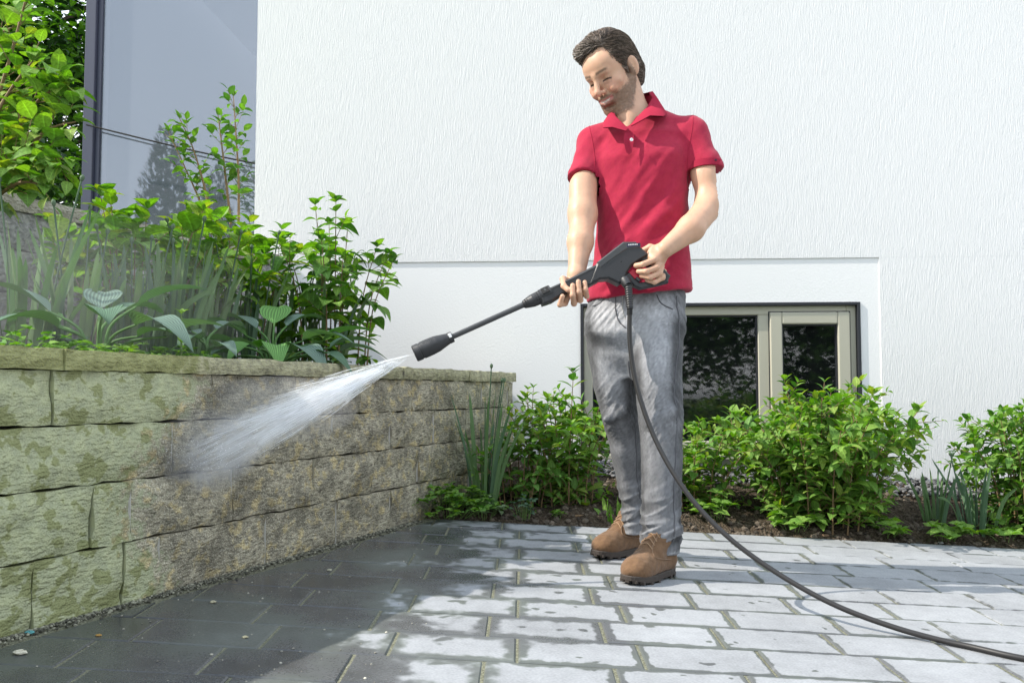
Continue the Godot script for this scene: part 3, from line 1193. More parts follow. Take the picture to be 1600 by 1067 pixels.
func shrub(t: Node3D, stems: int, height: float, spread: float, leaf: float, gap: float, low: float, kinds: Array, ms: Array, opts := {}) -> void:
	# upright stems with opposite pairs of leaves and short side shoots, from the thing's base
	var base := t.position
	var leaves := []
	var st := new_st()
	var lean: Vector3 = opts.get("lean", Vector3.ZERO)
	var foot: float = opts.get("foot", 0.5)
	var side_shoots: float = opts.get("shoots", 0.5)
	var up_angle: float = opts.get("up", 0.35)
	for i in stems:
		var az := TAU * (i + rng.randf()) / stems * 2.618
		var rad := sqrt((i + 0.5) / stems) * spread
		var h := height * rng.randf_range(0.72, 1.0) * (1.0 - 0.28 * pow(rad / spread, 2.0))
		var out := Vector3(cos(az), 0, sin(az))
		var p0 := base + out * rad * foot
		var p2 := base + out * rad + Vector3(0, h, 0) + lean * rng.randf_range(0.6, 1.2)
		var p1 := p0.lerp(p2, 0.5) + out * -0.12 * rad + Vector3(0, 0.08 * h, 0)
		var pts := curve([p0, p1, p2], 7)
		var local := PackedVector3Array()
		for p in pts:
			local.append(p - base)
		add_tube(st, local, [0.0042, 0.0040, 0.0038, 0.0036, 0.0034, 0.0032, 0.0030, 0.0028, 0.0026, 0.0024, 0.0022, 0.0020, 0.0018, 0.0016, 0.0014], 5, false)
		var along := h * low
		var length := (p2 - p0).length()
		var ph := rng.randf() * TAU
		while along < length:
			var s := along / length
			var f := s * (pts.size() - 1)
			var k := mini(int(f), pts.size() - 2)
			var p := pts[k].lerp(pts[k + 1], f - k)
			var d := (pts[k + 1] - pts[k]).normalized()
			var side := d.cross(Vector3(cos(ph), 0, sin(ph))).normalized()
			var size := leaf * rng.randf_range(0.62, 1.18) * lerpf(1.0, 0.62, smoothstep(0.75, 1.0, s))
			for sg in [-1.0, 1.0]:
				if rng.randf() < 0.08:
					continue
				var dir: Vector3 = side * sg + d * (up_angle + 0.6 * smoothstep(0.8, 1.0, s) + rng.randf_range(-0.25, 0.25)) + Vector3(0, rng.randf_range(-0.15, 0.1), 0)
				leaves.append(leaf_xf(p, dir, size, rng.randf_range(-0.4, 0.4)))
				if rng.randf() < side_shoots and s < 0.85:
					var sl := leaf * rng.randf_range(0.9, 1.7)
					var tip: Vector3 = p + (side * sg * 0.8 + d * 0.75 + out * 0.25).normalized() * sl
					add_tube(st, PackedVector3Array([p - base, tip - base]), [0.0018, 0.001], 4, false)
					for q in 3:
						var pp := p.lerp(tip, 0.45 + 0.27 * q)
						var sd: Vector3 = (tip - p).normalized().cross(Vector3.UP.rotated(Vector3.RIGHT, rng.randf() * 3.0)).normalized()
						for g in [-1.0, 1.0]:
							leaves.append(leaf_xf(pp, sd * g + (tip - p).normalized() * (0.5 + 0.3 * q), size * (0.8 - 0.15 * q), rng.randf_range(-0.4, 0.4)))
			along += gap * rng.randf_range(0.8, 1.2)
			ph += PI / 2 + rng.randf_range(-0.2, 0.2)
		for g in 4:
			var a := ph + g * PI / 2
			leaves.append(leaf_xf(p2, Vector3(cos(a), 0.9, sin(a)), leaf * rng.randf_range(0.4, 0.65)))
	part(t, "stem", done(st), mats[opts.get("stem", "stem_brown")])
	place_leaves(t, leaves, kinds, ms, opts.get("most", 300))


func strap_clump(t: Node3D, count: int, height: float, lean: float, width: float, ms: Array, spread := 0.06, opts := {}) -> void:
	for i in count:
		var az := rng.randf() * TAU
		var out := Vector3(cos(az), 0, sin(az))
		var h := height * rng.randf_range(0.62, 1.0)
		var p0 := out * spread * sqrt(rng.randf())
		var l := lean * rng.randf_range(0.15, 1.0)
		var bend := 0.0
		if rng.randf() < opts.get("flop", 0.12):
			bend = rng.randf_range(0.15, 0.4) * h
		var p2 := p0 + out * (l * h + bend * 0.7) + Vector3(0, h - bend, 0) + (opts.get("drift", Vector3.ZERO) as Vector3) * h
		var p1 := p0.lerp(p2, 0.5) - out * l * h * 0.12 + Vector3(0, 0.04 * h + bend * 0.45, 0)
		part(t, "leaf", strap_mesh(curve([p0, p1, p2], 4), width * rng.randf_range(0.7, 1.1), Vector3(cos(az + 0.6), 0.1, sin(az + 0.6)), rng.randf_range(-0.8, 0.8)), ms[rng.randi() % ms.size()])
	for i in int(opts.get("stalks", 0)):
		var az := rng.randf() * TAU
		var out := Vector3(cos(az), 0, sin(az))
		var h := height * rng.randf_range(0.95, 1.2)
		var p0 := out * spread * 0.6
		var p2 := p0 + out * h * 0.16 + Vector3(0, h, 0)
		var pts := curve([p0, p0.lerp(p2, 0.5) - out * 0.02 * h, p2], 5)
		part(t, "stalk", tube_mesh(pts, [0.0028], 6), mats["strap_leaf_blue"])
		var sh := lathe([[-0.010, 0.001], [-0.006, 0.0052], [0.002, 0.0075], [0.008, 0.006], [0.013, 0.001]], 8)
		part(t, "seed_head", sh, mats["seed_head"], frame(p2, (pts[pts.size() - 1] - pts[pts.size() - 2]) + Vector3(0, -0.004, 0)))


func hosta(t: Node3D, specs: Array, ms: Array) -> void:
	# specs: [azimuth degrees, reach, height of the blade's base, blade length, blade width, droop, material]
	for q in specs:
		var az := deg_to_rad(q[0])
		var out := Vector3(cos(az), 0, -sin(az))
		var foot := out * 0.02
		var tip: Vector3 = out * q[1] + Vector3(0, q[2], 0)
		var pts := curve([foot, foot.lerp(tip, 0.5) - out * 0.03 + Vector3(0, 0.03, 0), tip], 5)
		part(t, "leaf_stalk", tube_mesh(pts, [0.0065, 0.006, 0.0055, 0.005, 0.0048, 0.0046, 0.0044, 0.0042, 0.004, 0.0035, 0.003], 6), mats["hosta_leaf_green"])
		var dir := out * 1.0 + Vector3(0, 0.55 - q[5] * 0.4, 0)
		part(t, "leaf", leaf_mesh(q[3], q[4], q[5], 0.30, 0.66, 9, 0.012), ms[q[6]], frame(tip, dir))


func low_herb(t: Node3D, count: int, radius: float, height: float, leaf: float, ms: Array, kinds: Array, most := 300) -> void:
	# a low mound of small leaves on thin stalks
	var st := new_st()
	var leaves := []
	for i in count:
		var az := rng.randf() * TAU
		var r := radius * sqrt(rng.randf())
		var h := height * rng.randf_range(0.35, 1.0) * (1.0 - 0.5 * pow(r / radius, 2.0))
		var p0 := Vector3(cos(az), 0, sin(az)) * r * 0.5
		var p1 := Vector3(cos(az), 0, sin(az)) * r + Vector3(0, h, 0)
		add_tube(st, PackedVector3Array([p0, p0.lerp(p1, 0.5) + Vector3(0, h * 0.15, 0), p1]), [0.0013, 0.0011, 0.0008], 4, false)
		for k in 5:
			var a := az + TAU * k / 5.0 + rng.randf()
			leaves.append(leaf_xf(t.position + p1, Vector3(cos(a), rng.randf_range(-0.1, 0.6), sin(a)), leaf * rng.randf_range(0.6, 1.15), rng.randf_range(-0.5, 0.5)))
	part(t, "stem", done(st), mats["stem_green"])
	place_leaves(t, leaves, kinds, ms, most)


func make_planting() -> void:
	make_leaf_kinds()
	var bright := [mats["leaf_bright"], mats["leaf_mid"], mats["leaf_bright"], mats["leaf_yellow"], mats["leaf_mid"]]
	var mid := [mats["leaf_mid"], mats["leaf_bright"], mats["leaf_deep"], mats["leaf_mid"]]
	var straps := [mats["strap_leaf"], mats["strap_leaf_pale"], mats["strap_leaf"], mats["strap_leaf_blue"]]
	var hm := [mats["hosta_leaf_blue"], mats["hosta_leaf"], mats["hosta_leaf_green"]]
	# leafy shrub leaning in at the upper left
	var t := thing("leafy_shrub", "tall light green shrub reaching in at the upper left edge", "shrub", Vector3(-1.9231, 1.2217, -3.1000))
	branch_shrub(t, [
		[Vector3(-1.8560, 1.2217, -3.1000), Vector3(-1.7930, 1.5468, -3.0500), Vector3(-1.7344, 1.7954, -3.0500), Vector3(-1.6854, 2.0118, -3.0500)],
		[Vector3(-1.8784, 1.2217, -3.1000), Vector3(-1.7166, 1.4208, -3.0000), Vector3(-1.6126, 1.5689, -2.9800), Vector3(-1.5018, 1.6245, -2.9500)],
		[Vector3(-1.8776, 1.1991, -3.1000), Vector3(-1.6928, 1.3547, -3.0000), Vector3(-1.5613, 1.4612, -2.9500), Vector3(-1.4447, 1.4846, -2.9200)],
		[Vector3(-1.9000, 1.1991, -3.1000), Vector3(-1.7165, 1.2988, -2.9500), Vector3(-1.5957, 1.3718, -2.9000), Vector3(-1.4335, 1.3374, -2.8500)],
		[Vector3(-1.8394, 1.2013, -3.0000), Vector3(-1.7435, 1.4720, -2.9500), Vector3(-1.6835, 1.6026, -2.9500), Vector3(-1.5841, 1.6822, -2.9000)],
		[Vector3(-1.8596, 1.1577, -3.0000), Vector3(-1.7251, 1.2342, -2.9500), Vector3(-1.6137, 1.2762, -2.9000), Vector3(-1.5032, 1.2540, -2.8500)],
		[Vector3(-1.9215, 1.1766, -3.1000), Vector3(-1.8685, 1.3929, -3.1500), Vector3(-1.8332, 1.5467, -3.2000), Vector3(-1.7527, 1.5703, -3.2000)],
		[Vector3(-1.9254, 1.2895, -3.1000), Vector3(-1.9022, 1.7179, -3.1500), Vector3(-1.8905, 1.8784, -3.2000), Vector3(-1.8103, 1.9261, -3.2000)]], 0.092, 0.042, broad_leaf, bright)
	# shrubs against the terrace wall
	t = thing("leafy_shrub", "broad-leaved bright green shrub before the window wall's left pane", "shrub", Vector3(-1.4517, 0.6800, -3.4169))
	shrub(t, 13, 0.78, 0.32, 0.130, 0.07, 0.42, broad_leaf, bright, {"shoots": 0.25, "up": 0.45})
	t = thing("leafy_shrub", "broad-leaved shrub below the corner of the white house", "shrub", Vector3(-1.2386, 0.6800, -3.8131))
	shrub(t, 16, 0.72, 0.36, 0.122, 0.065, 0.34, broad_leaf, bright, {"shoots": 0.3, "up": 0.4})
	t = thing("climbing_shrub", "thin-stemmed loose shrub with hanging leaves standing against the white wall above the spray", "shrub", Vector3(-0.7805, 0.6600, -3.9340))
	shrub(t, 15, 0.78, 0.30, 0.105, 0.066, 0.16, broad_leaf, [mats["leaf_bright"], mats["leaf_mid"], mats["leaf_deep"]], {"shoots": 0.12, "up": 0.1, "foot": 0.55})
	t = thing("slender_saplings", "slender saplings with small hanging leaves before the right half of the window wall", "shrub", Vector3(-1.8761, 1.6082, -5.6000))
	branch_shrub(t, [
		[Vector3(-1.8970, 1.6489, -5.6000), Vector3(-1.9502, 1.8938, -5.6000), Vector3(-2.0280, 2.1400, -5.6000), Vector3(-2.1130, 2.3254, -5.6000)],
		[Vector3(-1.7121, 1.6394, -5.5500), Vector3(-1.7170, 1.9228, -5.5500), Vector3(-1.7380, 2.2078, -5.5500), Vector3(-1.7584, 2.4533, -5.5500)],
		[Vector3(-1.7759, 1.6489, -5.6000), Vector3(-1.8134, 1.9348, -5.6000), Vector3(-1.8462, 2.1812, -5.6000), Vector3(-1.8696, 2.3461, -5.6000)],
		[Vector3(-1.9343, 1.6583, -5.6500), Vector3(-1.9987, 1.8230, -5.6500), Vector3(-2.0755, 1.9881, -5.6500), Vector3(-2.2039, 2.2577, -5.6500)]], 0.085, 0.05, shrub_leaf, [mats["leaf_mid"], mats["leaf_deep"]])
	# strap-leaved clumps
	var sp := [[35, 0.62, 26, 0.50, 0.45], [120, 0.55, 16, 0.46, 0.40], [205, 0.52, 26, 0.44, 0.30], [265, 0.45, 30, 0.46, 0.22], [318, 0.60, 20, 0.50, 0.30], [385, 0.62, 18, 0.50, 0.30], [445, 0.60, 20, 0.50, 0.35], [505, 0.45, 14, 0.42, 0.40]]
	var words := ["at the far left of the raised bed", "right of the left hosta", "left of the middle of the raised bed", "in the middle of the raised bed", "behind the right hosta's left side", "behind the right hosta", "rising right behind the right hosta", "beside the thin-stemmed shrub"]
	var bases := [Vector3(-1.4849, 0.6600, -2.7177), Vector3(-1.3688, 0.6600, -2.8188), Vector3(-1.2690, 0.6600, -2.9867), Vector3(-1.1668, 0.6600, -3.0534), Vector3(-1.1788, 0.6600, -3.4258), Vector3(-1.0936, 0.6600, -3.6912), Vector3(-0.9882, 0.6600, -3.9000), Vector3(-0.8232, 0.6600, -3.9081)]
	for i in sp.size():
		t = thing("daffodil_clump", "clump of faded daffodil leaves and stalks " + words[i], "plant", bases[i], "daffodil clumps in the raised bed")
		strap_clump(t, sp[i][2], sp[i][3], sp[i][4], 0.021, straps, 0.085, {"stalks": 2 + i % 3, "drift": Vector3(0.05, 0, 0)})
	# hostas
	t = thing("hosta", "large blue-green hosta at the left end of the raised bed", "plant", Vector3(-1.1962, 0.6500, -2.5780))
	hosta(t, [[190, 0.13, 0.17, 0.20, 0.115, 0.15, 0], [160, 0.16, 0.14, 0.20, 0.12, 0.5, 2], [20, 0.10, 0.19, 0.21, 0.11, 0.25, 1], [60, 0.06, 0.17, 0.17, 0.10, 0.4, 1], [335, 0.15, 0.13, 0.21, 0.125, 0.75, 0], [300, 0.10, 0.15, 0.17, 0.10, 0.6, 1], [230, 0.11, 0.12, 0.19, 0.11, 0.5, 1], [0, 0.20, 0.10, 0.18, 0.12, 0.35, 0], [110, 0.08, 0.19, 0.19, 0.11, 0.2, 0], [355, 0.12, 0.10, 0.13, 0.07, 0.5, 1], [140, 0.12, 0.08, 0.16, 0.09, 0.6, 1]], hm)
	t = thing("hosta", "hosta with folded blue-green leaves left of the larger one above the spray", "plant", Vector3(-1.0054, 0.6500, -2.9454))
	hosta(t, [[150, 0.05, 0.13, 0.13, 0.085, 0.6, 0], [200, 0.05, 0.14, 0.14, 0.085, 0.5, 1], [60, 0.04, 0.15, 0.13, 0.08, 0.4, 0], [260, 0.05, 0.11, 0.13, 0.075, 0.7, 1], [20, 0.06, 0.10, 0.13, 0.075, 0.7, 1], [320, 0.05, 0.09, 0.12, 0.07, 0.7, 0]], hm)
	t = thing("hosta", "wide green hosta above the middle of the garden wall, right of the strap leaves", "plant", Vector3(-0.8926, 0.6500, -3.3334))
	hosta(t, [[180, 0.10, 0.15, 0.22, 0.12, 0.3, 2], [205, 0.13, 0.11, 0.19, 0.11, 0.55, 2], [165, 0.07, 0.18, 0.19, 0.105, 0.3, 0], [100, 0.05, 0.20, 0.20, 0.12, 0.15, 2], [50, 0.06, 0.19, 0.18, 0.10, 0.3, 0], [350, 0.12, 0.13, 0.21, 0.12, 0.55, 0], [10, 0.18, 0.13, 0.20, 0.12, 0.3, 2], [320, 0.12, 0.09, 0.20, 0.12, 0.8, 0], [290, 0.08, 0.10, 0.17, 0.105, 0.8, 2], [250, 0.09, 0.10, 0.17, 0.105, 0.7, 2], [30, 0.22, 0.11, 0.19, 0.11, 0.4, 1], [0, 0.25, 0.09, 0.18, 0.10, 0.6, 0], [225, 0.15, 0.07, 0.16, 0.09, 0.7, 1], [335, 0.2, 0.07, 0.16, 0.09, 0.8, 1]], hm)
	# creeping herbs along the cap stones
	var herbs := [Vector3(-1.2784, 0.6550, -2.2661), Vector3(-1.2203, 0.6550, -2.3570), Vector3(-1.1622, 0.6550, -2.4479), Vector3(-1.1219, 0.6550, -2.5751), Vector3(-1.0815, 0.6550, -2.7292), Vector3(-1.0305, 0.6550, -2.8024), Vector3(-0.7854, 0.6550, -3.4391), Vector3(-0.7480, 0.6550, -3.6127)]
	var hw := ["at the left edge of the photo", "in front of the left hosta", "under the left hosta's drooping leaf", "in front of the strap leaves", "before the middle of the strap leaves", "left of the folded hosta", "under the right hosta's edge", "below the thin-stemmed shrub"]
	for i in 8:
		var grey := i > 5
		t = thing("creeping_herb", ("feathery grey-green herb " if grey else "low fresh green herb ") + hw[i], "plant", herbs[i], "creeping herbs along the cap stones")
		low_herb(t, 34, 0.13, 0.085 + 0.03 * (1 if i == 0 else 0), 0.026 if not grey else 0.020, mid if not grey else [mats["strap_leaf_blue"], mats["hosta_leaf"]], small_leaf, 120)
	t = thing("nettle_sprig", "small upright sprig with pale tip leaves before the strap leaves", "plant", Vector3(-1.0172, 0.6550, -2.7551))
	shrub(t, 1, 0.27, 0.01, 0.05, 0.04, 0.2, shrub_leaf, [mats["leaf_bright"]], {"shoots": 0.0, "stem": "stem_green"})


func branch_shrub(t: Node3D, branches: Array, leaf: float, gap: float, kinds: Array, ms: Array) -> void:
	# arching branches along given points, leaves in alternate pairs, twigs at the ends
	var st := new_st()
	var leaves := []
	var base := t.position
	for b in branches:
		var pts := curve(b, 8)
		var local := PackedVector3Array()
		var rad := []
		for i in pts.size():
			local.append(pts[i] - base)
			rad.append(lerpf(0.009, 0.0025, i / float(pts.size() - 1)))
		add_tube(st, local, rad, 6, false)
		var gone := 0.0
		for i in pts.size() - 1:
			var d := (pts[i + 1] - pts[i])
			gone += d.length()
			if gone < gap or i < 5:
				continue
			gone = 0.0
			d = d.normalized()
			for k in 2:
				var a := rng.randf() * TAU
				var side := d.cross(Vector3(cos(a), 0.2, sin(a))).normalized()
				var tw: float = leaf * rng.randf_range(0.4, 1.5)
				var tip: Vector3 = pts[i] + (side * 0.8 + d * 0.8 + Vector3(0, 0.15, 0)).normalized() * tw
				add_tube(st, PackedVector3Array([pts[i] - base, tip - base]), [0.002, 0.0012], 4, false)
				for q in 3:
					var p := pts[i].lerp(tip, 0.4 + 0.3 * q)
					var sd: Vector3 = (tip - pts[i]).normalized()
					var lr: Vector3 = sd.cross(Vector3.UP).normalized() * (1.0 if q % 2 == 0 else -1.0)
					leaves.append(leaf_xf(p, lr * 0.8 + sd * (0.4 + 0.4 * q) + Vector3(0, rng.randf_range(-0.5, 0.2), 0), leaf * rng.randf_range(0.6, 1.1), rng.randf_range(-0.5, 0.5)))
		for k in 4:
			var a := k * PI / 2
			leaves.append(leaf_xf(pts[pts.size() - 1], (pts[pts.size() - 1] - pts[pts.size() - 3]).normalized() + Vector3(cos(a), 0.2, sin(a)) * 0.7, leaf * rng.randf_range(0.5, 0.8)))
	part(t, "branch", done(st), mats["stem_brown"])
	place_leaves(t, leaves, kinds, ms)


func make_bed_planting() -> void:
	var bright := [mats["leaf_bright"], mats["leaf_mid"], mats["leaf_bright"], mats["leaf_mid"], mats["leaf_deep"], mats["leaf_yellow"]]
	var straps := [mats["strap_leaf"], mats["strap_leaf_blue"], mats["strap_leaf"]]
	var t := thing("bush", "large bright green bush in front of the basement window's opening sash", "bush", Vector3(1.4074, -0.0251, -4.1033))
	shrub(t, 44, 0.71, 0.47, 0.092, 0.046, 0.12, shrub_leaf, bright, {"shoots": 0.5})
	t = thing("bush", "narrow leafy bush left of the man's legs, below the window's left edge", "bush", Vector3(0.2510, 0.0338, -4.1704))
	shrub(t, 24, 0.66, 0.27, 0.088, 0.055, 0.12, shrub_leaf, bright, {"shoots": 0.4})
	t = thing("bush", "small bush right behind the man's legs", "bush", Vector3(0.8477, 0.0047, -4.2007))
	shrub(t, 20, 0.47, 0.28, 0.084, 0.052, 0.12, shrub_leaf, bright, {"shoots": 0.4})
	t = thing("bush", "leafy bush cut off by the right edge of the photo", "bush", Vector3(2.3711, -0.0729, -4.1114))
	shrub(t, 30, 0.72, 0.33, 0.092, 0.052, 0.10, shrub_leaf, [mats["leaf_mid"], mats["leaf_deep"], mats["leaf_bright"]], {"shoots": 0.5})
	t = thing("bush", "loose dark green bush at the end of the garden wall, left of the narrow bush", "bush", Vector3(0.0438, 0.0427, -4.0994))
	shrub(t, 16, 0.36, 0.24, 0.072, 0.055, 0.15, shrub_leaf, [mats["leaf_deep"], mats["leaf_mid"]], {"shoots": 0.2})
	# daffodil leaves
	t = thing("daffodil_clump", "tall daffodil clump with bent stalks at the right end of the garden wall", "plant", Vector3(-0.1269, 0.0489, -3.9915))
	strap_clump(t, 22, 0.56, 0.42, 0.018, straps, 0.06, {"stalks": 3, "flop": 0.2})
	t = thing("daffodil_clump", "small daffodil clump standing alone between the large bush and the right edge", "plant", Vector3(1.9152, -0.0509, -4.0796))
	strap_clump(t, 14, 0.30, 0.40, 0.018, straps, 0.035, {"stalks": 1, "flop": 0.1})
	t = thing("daffodil_clump", "daffodil clump with a withered flower at the foot of the right-hand bush", "plant", Vector3(2.0595, -0.0596, -4.0049))
	strap_clump(t, 18, 0.36, 0.42, 0.020, [mats["strap_leaf_blue"], mats["strap_leaf"]], 0.075, {"stalks": 2, "flop": 0.25})
	# low plants
	t = thing("parsley_patch", "spreading round-leaved green herb at the foot of the garden wall by the paving", "plant", Vector3(-0.2760, 0.0543, -3.8925))
	low_herb(t, 100, 0.22, 0.14, 0.040, [mats["leaf_mid"], mats["leaf_deep"], mats["leaf_bright"]], small_leaf)
	t = thing("parsley_patch", "pale round-leaved herb right of the larger green one", "plant", Vector3(-0.1240, 0.0463, -3.8726))
	low_herb(t, 20, 0.09, 0.12, 0.034, [mats["strap_leaf_pale"], mats["leaf_mid"]], small_leaf)
	t = thing("feathery_herb", "small feathery grey-green herb on the bare soil", "plant", Vector3(0.0499, 0.0380, -3.8890))
	low_herb(t, 24, 0.07, 0.12, 0.020, [mats["strap_leaf_blue"], mats["hosta_leaf"]], small_leaf)
	t = thing("grassy_rosette", "tuft of narrow green leaves on the soil behind the man's rear shoe", "plant", Vector3(0.4357, 0.0191, -3.9032))
	strap_clump(t, 16, 0.13, 0.9, 0.022, [mats["leaf_mid"], mats["leaf_bright"]], 0.05, {"flop": 0.4})
	var bits := [[1475, -0.35, 12, 0.085, 0.10, 0.060, "seedling with broad yellow-green leaves before the lone daffodils"], [1385, -0.35, 9, 0.07, 0.10, 0.055, "low seedling under the right side of the large bush"], [1240, -0.40, 10, 0.10, 0.10, 0.060, "low seedling under the left side of the large bush"], [1120, -0.9, 14, 0.12, 0.12, 0.050, "low green sprigs beside the hose, right of the man's legs"], [1575, -0.5, 12, 0.12, 0.08, 0.055, "flat seedling at the foot of the right-hand bush"], [870, -0.30, 5, 0.03, 0.05, 0.025, "tiny sprout at the paving's edge, left of the man's rear shoe"]]
	for q in bits:
		t = thing("seedling", q[6], "plant", bed_at(q[0], q[1]))
		low_herb(t, q[2], q[3], q[4], q[5], [mats["leaf_bright"], mats["leaf_mid"]], small_leaf, 100)


var bed_spots := {1475: Vector3(1.8459, -0.0518, -3.8700), 1385: Vector3(1.6011, -0.0395, -3.8726), 1240: Vector3(1.2084, -0.0197, -3.8859), 1120: Vector3(0.9007, -0.0024, -3.9806), 1575: Vector3(2.1323, -0.0655, -3.8944), 870: Vector3(0.1921, 0.0307, -3.8784)}


func bed_at(k: int, _v: float) -> Vector3:
	var p: Vector3 = bed_spots[k]
	p.y = bed_y(p.x, p.z)
	return p


# ---------------------------------------------------------------- trees

func tree(called: String, label: String, at: Vector3, height: float, crown: Vector3, leaf: float, count: int, ms: Array, seedv: int, low := 0.25, group := "") -> void:
	var t := thing(called, label, "tree", at, group)
	var r2 := RandomNumberGenerator.new()
	r2.seed = seedv
	var st := new_st()
	var top := Vector3(r2.randf_range(-0.2, 0.2), height * 0.9, r2.randf_range(-0.2, 0.2))
	add_tube(st, curve([Vector3.ZERO, top * 0.5 + Vector3(0.1, 0, 0.05), top], 5), [0.03 * height * 0.6, 0.014 * height, 0.013 * height, 0.012 * height, 0.011 * height, 0.009 * height, 0.007 * height, 0.006 * height, 0.004 * height, 0.003 * height, 0.002 * height], 8)
	var clumps := []
	for i in 42:
		var v := Vector3(r2.randfn(), r2.randfn(), r2.randfn()).normalized() * pow(r2.randf(), 0.4)
		var c := Vector3(v.x * crown.x, height * low + (height * (1.0 - low)) * (v.y * 0.5 + 0.5), v.z * crown.z)
		clumps.append(c)
		var y0 := clampf(c.y * 0.75, height * 0.12, height * 0.85)
		add_tube(st, PackedVector3Array([Vector3(0, y0, 0), Vector3(0, y0, 0).lerp(c, 0.5) + Vector3(0, 0.1, 0), c]), [0.006 * height, 0.004 * height, 0.0015 * height], 5, false)
	part(t, "trunk", done(st), mats["bark"])
	var groups := {}
	for i in count:
		var c: Vector3 = clumps[r2.randi() % clumps.size()]
		var p := c + Vector3(r2.randfn(), r2.randfn() * 0.7, r2.randfn()) * crown.x * 0.20
		var key := (r2.randi() % ms.size()) * 10 + (r2.randi() % 4)
		if not groups.has(key):
			groups[key] = []
		var a := r2.randf() * TAU
		groups[key].append(leaf_xf(p, Vector3(cos(a), r2.randf_range(-0.5, 0.4), sin(a)), leaf * r2.randf_range(0.7, 1.3), r2.randf_range(-0.6, 0.6)))
	for key in groups:
		stuff(t, "crown", broad_leaf[key % 10], ms[key / 10], groups[key])


func conifer(label: String, at: Vector3, height: float, radius: float, seedv: int) -> void:
	var t := thing("cypress_tree", label, "tree", at)
	var r2 := RandomNumberGenerator.new()
	r2.seed = seedv
	part(t, "trunk", tube_mesh(PackedVector3Array([Vector3.ZERO, Vector3(0, height * 0.9, 0)]), [0.08, 0.02], 8), mats["bark"])
	var xfs := []
	for i in 9000:
		var s := 1.0 - sqrt(r2.randf())
		var a := r2.randf() * TAU
		var r := radius * pow(1.0 - s, 0.6) * r2.randf_range(0.75, 1.0) * (1.0 + 0.15 * sin(a * 3.0 + s * 20.0))
		xfs.append(leaf_xf(Vector3(cos(a) * r, height * (0.03 + 0.97 * s), sin(a) * r), Vector3(cos(a) * 0.6, 1.0, sin(a) * 0.6), r2.randf_range(0.10, 0.22)))
	stuff(t, "crown", shrub_leaf[0], mats["leaf_dark"], xfs)


func make_trees() -> void:
	if shrub_leaf.is_empty():
		make_leaf_kinds()
	var deep := [mats["leaf_deep"], mats["leaf_dark"], mats["leaf_mid"]]
	tree("broadleaf_tree", "dark leafy tree left of the window wall", Vector3(-5.9, 1.6, -9.6), 6.5, Vector3(1.6, 1, 1.4), 0.105, 17000, deep, 71, 0.0)
	tree("broadleaf_tree", "dense dark tree further back at the upper left", Vector3(-7.6, 1.7, -13.5), 9.0, Vector3(2.6, 1, 1.8), 0.18, 16000, [mats["leaf_dark"], mats["leaf_deep"]], 72, 0.0)
	tree("undergrowth", "low dark shrubs under the trees at the upper left", Vector3(-5.2, 1.4, -7.8), 1.9, Vector3(1.0, 1, 0.6), 0.10, 3500, [mats["leaf_dark"], mats["leaf_deep"], mats["leaf_mid"]], 73, 0.0)
	# what stands opposite, seen in the panes
	conifer("left cypress mirrored in the tall window wall", Vector3(-11.0, -0.6, 9.0), 8.0, 1.35, 74)
	conifer("right cypress mirrored in the tall window wall", Vector3(-9.8, -0.6, 9.3), 6.9, 1.2, 75)
	for q in [[Vector3(1.2, -0.5, 8.5), 6.4, 76, "leafy tree mirrored in the left half of the basement window"], [Vector3(4.4, -0.5, 9.5), 6.8, 77, "leafy tree mirrored in the opening sash of the basement window"], [Vector3(8.2, -0.5, 8.8), 6.2, 78, "leafy tree opposite the house, furthest to the right"]]:
		tree("broadleaf_tree", q[3], q[0], q[1], Vector3(2.4, 1, 1.5), 0.19, 9000, deep, q[2], 0.0)


# ---------------------------------------------------------------- the man

